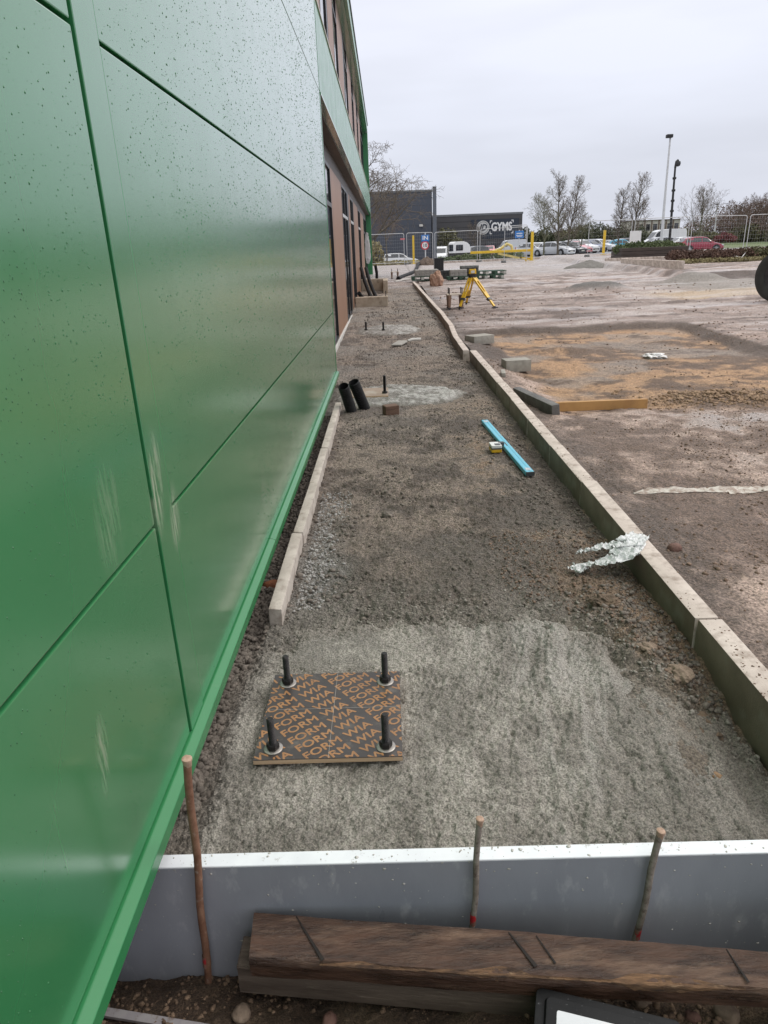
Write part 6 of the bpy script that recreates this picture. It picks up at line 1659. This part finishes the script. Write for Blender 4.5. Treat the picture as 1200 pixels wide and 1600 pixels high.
M_stem = M_bark
def bush(label, px, y, w, h, mat, n, size, seed, group=None, d=None, name='shrub', zoff=-0.05, cat='shrub', blobs=5, zf=None):
    p = at(px, 385, y); z = (zf if zf is not None else float(far_z(p.x, y))) + zoff; d = d or w * 0.7
    t = thing(name, label, cat, (p.x, y, z), 0, group)
    rg = random.Random(seed); B = []
    for k in range(blobs):
        u = (k + .5) / blobs - .5
        hh_ = h * rg.uniform(0.72, 1.0) * (1 - 0.5 * abs(u * 2) ** 3)
        B.append((u * w, rg.uniform(-.2, .2) * d, hh_ * 0.5, w / blobs * 0.85, d * .5, hh_ * 0.52))
    leaf_cloud('crown', B, n, size, mat, t, seed)
    S = []
    for k in range(9):
        b = rg.choice(B); q = Vector((b[0] * .8, b[1], b[2] + b[5] * .5)); S.append((b[0] * 0.4, 0, -0.1, *q, 0.06, 0.03))
    link('trunk', segs_mesh('trunk', S, M_stem, 5), t)
    return t
# row of dark evergreens and scrub behind the car park
for k, (px, y, w, h, mt, lab) in enumerate(((835, 150, 14, 6.2, M_leaf, 'dark evergreen clump right of the gym building'), (868, 155, 15, 5.4, M_leafo, 'olive scrub behind the parked silver estate'), (905, 160, 16, 6.6, M_leafo, 'olive brown scrub behind the black hatchback'),
                                            (938, 150, 14, 7.4, M_leaf, 'dark evergreens behind the end of the parked row'), (968, 165, 14, 6.4, M_leaf, 'dark evergreens behind the light blue car'), (1008, 170, 13, 4.6, M_leafo, 'low scrub in front of the pale terrace'),
                                            (1072, 130, 9, 4.4, M_leafo, 'olive shrubs behind the black mast'), (1112, 142, 14, 3.6, M_leafo, 'olive scrub in front of the round bare tree'), (1165, 138, 8, 4.6, M_leafo, 'rounded olive bush in front of the brown wood'))):
    bush(lab, px, y, w, h * 0.74, mt, 5200, 0.16, 40 + k, 'scrub behind the car parks', d=6, blobs=7)
for k, (px, y, w, h, mt) in enumerate(((1130, 148, 22, 6.0, M_twigp), (1185, 145, 26, 9.0, M_twigp), (1225, 140, 20, 8.0, M_twigp))):
    bush(['brown undergrowth at the left of the wood', 'brown undergrowth in the middle of the wood', 'brown undergrowth at the right of the wood'][k], px, y, w, h, mt, 7000, 0.13, 60 + k, 'undergrowth of the wood', d=8, blobs=6, name='undergrowth')
bush('dark red shrub in front of the brown wood', 1131, 122, 3.2, 1.7, M_redb, 1800, 0.09, 71, d=2, zoff=0.4)
bush('olive tree crown in front of the gym wall', 700, 122, 4.6, 5.2, M_leafo, 2600, 0.13, 72, d=4)
bush('yellow green shrub at the far corner of the green building', 588, 52, 1.0, 2.0, M_dry, 900, 0.06, 73, d=0.8)
bush('low green shrubs in front of the horsebox', 715, 62, 3.4, 0.75, M_leafg, 1800, 0.06, 74, 'low shrubs behind the fence', d=1.6)
bush('low green shrubs under the yellow barrier', 770, 60, 4.6, 0.85, M_leafg, 2200, 0.06, 75, 'low shrubs behind the fence', d=1.6)
bush('scruffy low plants left of the earth mound', 622, 51.5, 5.2, 0.42, M_dry, 1800, 0.05, 76, 'low shrubs behind the fence', d=1.4)
# grey embankment, grass, road at the right
for (x0, x1, y0, y1, n, lab, colr, hgt) in ((1128, 1290, 118, 150, 'grass_verge', 'strip of green grass in front of the brown wood', (0.085, 0.12, 0.04), 0.22), (1075, 1128, 120, 140, 'grass_verge', 'grass bank left of the dark red shrub', (0.10, 0.125, 0.055), 0.4)):
    a, b = at(x0, 380, y0).x, at(x1, 380, y0).x
    X, Y = np.meshgrid(np.linspace(a, b, 40), np.linspace(y0, y1, 30))
    e_ = np.minimum(1, np.minimum((X - a), (b - X)) / 2.0) * np.clip((Y - y0) / 3, 0, 1)
    Z = far_z(X, Y) - 0.1 + (hgt + 0.1 * fbm(X * .4, Y * .4, 3, 9)) * e_ + 0.0
    tag(grid_obj(n, X, Y, Z, pmat('grass_' + str(x0), colr, tuple(v * 0.75 for v in colr), 2.0, 0.9, bump=0.6, bscale=12, bdist=0.05)), lab, kind='structure')
# low heather hedge by the fence at the right
yh2 = 33.0
xa, xb = at(1047, 405, yh2).x, at(1215, 405, yh2).x
hz_ = yz((xa + xb) / 2, yh2)
t = thing('heather_hedge', 'low brown heather hedge in front of the fence at the right', 'hedge', ((xa + xb) / 2, yh2, hz_))
W_ = xb - xa
leaf_cloud('crown', [(-W_ / 2 + (k + .5) * W_ / 12, 0.2 * (k % 2), 0.22, W_ / 12 * .8, 0.75, 0.33) for k in range(12)], 16000, 0.032, M_heath, t, 81)
leaf_cloud('dry_edge', [(-W_ / 2 + (k + .5) * W_ / 12, -0.75, 0.06, W_ / 12 * .8, 0.25, 0.12) for k in range(12)], 3500, 0.03, M_dry, t, 82)
p = at(1190, 398, yh2 - 0.4)
bush('olive shrub at the right end of the heather hedge', 1190, yh2 - 0.2, 1.7, 0.85, M_leafo, 2600, 0.035, 83, d=1.0, zf=hz_)
# planter of dark sleepers with a green shrub bed
ypl = 39.5
xa, xb = at(970, 395, ypl).x, at(1074, 395, ypl).x
zg = yz((xa + xb) / 2, ypl)
pl_ = thing('sleeper_planter', 'planter of dark timber sleepers behind the fence', 'planter', ((xa + xb) / 2, ypl, zg))
W_ = xb - xa
M_sleep = pmat('dark_sleeper', (0.035, 0.026, 0.022), (0.07, 0.052, 0.043), 3, 0.7, (0.6, 6, 6))
for k in range(3):
    MB().span(-W_ / 2, W_ / 2, -0.12, 0.08, k * 0.18, k * 0.18 + 0.173).build('sleeper', M_sleep, pl_, bevel=0.012)
    MB().span(-W_ / 2, -W_ / 2 + 0.2, 0.082, 1.7, k * 0.18, k * 0.18 + 0.171).build('sleeper', M_sleep, pl_, bevel=0.012)
MB().span(-W_ / 2 + 0.21, W_ / 2, 0.082, 1.7, 0, 0.44).build('soil', M_lump, pl_)
t = thing('ground_cover_shrub', 'domed green shrub growing in the sleeper planter', 'shrub', ((xa + xb) / 2, ypl + 0.85, zg + 0.46))
leaf_cloud('crown', [(-W_ / 2 + (k + .5) * W_ / 7, 0, 0.0, W_ / 7 * .85, 0.75, 0.40 * (0.72, .95, 1, .85, 1.05, 1.0, .7)[k]) for k in range(7)], 12000, 0.035, M_leafg, t, 84)
# kerbs at the far side of the yard
def kerbline(label, A, B, n, h=0.12, up=0.0):
    a, b = Vector(A), Vector(B); d = b - a; L = d.length
    t = thing('kerb', label, 'kerb', a, atan2(d.y, d.x))
    me = MB().box((0, 0, 0), (L / n - 0.01, 0.15, h + 0.25)).mesh('kerb_stone', M_kerb, bevel=0.012)
    for k in range(n): link('kerb_stone', me, t, ((k + .5) * L / n, 0, up + h / 2 - 0.125 + 0.0 * k))
    return t
a, b = at(945, 406, 37.4), at(1078, 402, 37.0); a.z = yz(a.x, a.y); b.z = yz(b.x, b.y); a.z = b.z = min(a.z, b.z)
kerbline('pale kerb at the foot of the sleeper planter', a, b, 7, 0.14)
a, b = ground_at(972, 411), ground_at(1066, 421); a.z = b.z = (a.z + b.z) / 2
kerbline('broken concrete kerb at the back of the yard beside the gravel heap', a, b, 8, 0.26)
a, b = at(690, 408, 50.6), at(850, 401, 50.6); a.z = b.z = fz(a.x, 50.3)
kerbline('pale kerb behind the fence under the yellow barrier', a, b, 12, 0.16)
# torn white sheet on the hedge
V, F = ribbon([(-.28, 0, 0.06), (-.08, 0, 0.02), (.12, 0, -0.06), (.26, .02, -.10)], [0.12, 0.2, 0.16, 0.06], 0.03, 19, 30, 8)
p = at(1158, 403, yh2 - 0.75)
t = thing('plastic_sheet', 'torn white plastic sheet caught on the heather hedge', 'plastic', p)
link('torn_sheet', mesh_np('torn_sheet', V, F, M_bag, True), t)
V, F = ribbon([(.02, 0, 0.0), (.10, 0, 0.12), (.17, 0, 0.22)], [0.10, 0.08, 0.03], 0.02, 21, 20, 6)
link('torn_sheet', mesh_np('torn_sheet', V, F, M_bag, True), t)
# white sheet hanging in the far doorway
V, F = ribbon([(0, 0, 1.35), (0, 0, 0.9), (0.02, 0, 0.3), (0, 0, 0)], [0.10, 0.22, 0.26, 0.10], 0.03, 25, 30, 8, up=Vector((0, -1, 0)))
t = thing('white_sheet', 'white sheet hanging at the far end of the glazed facade', 'sheet', (RX + 0.10, 34.0, 1.0))
link('cloth', mesh_np('cloth', V, F, M_bag, True), t)
MB().tube([(0, 0, 1.3), (-0.14, 0, 1.42)], 0.012, 6).build('hook', M_dk, t)
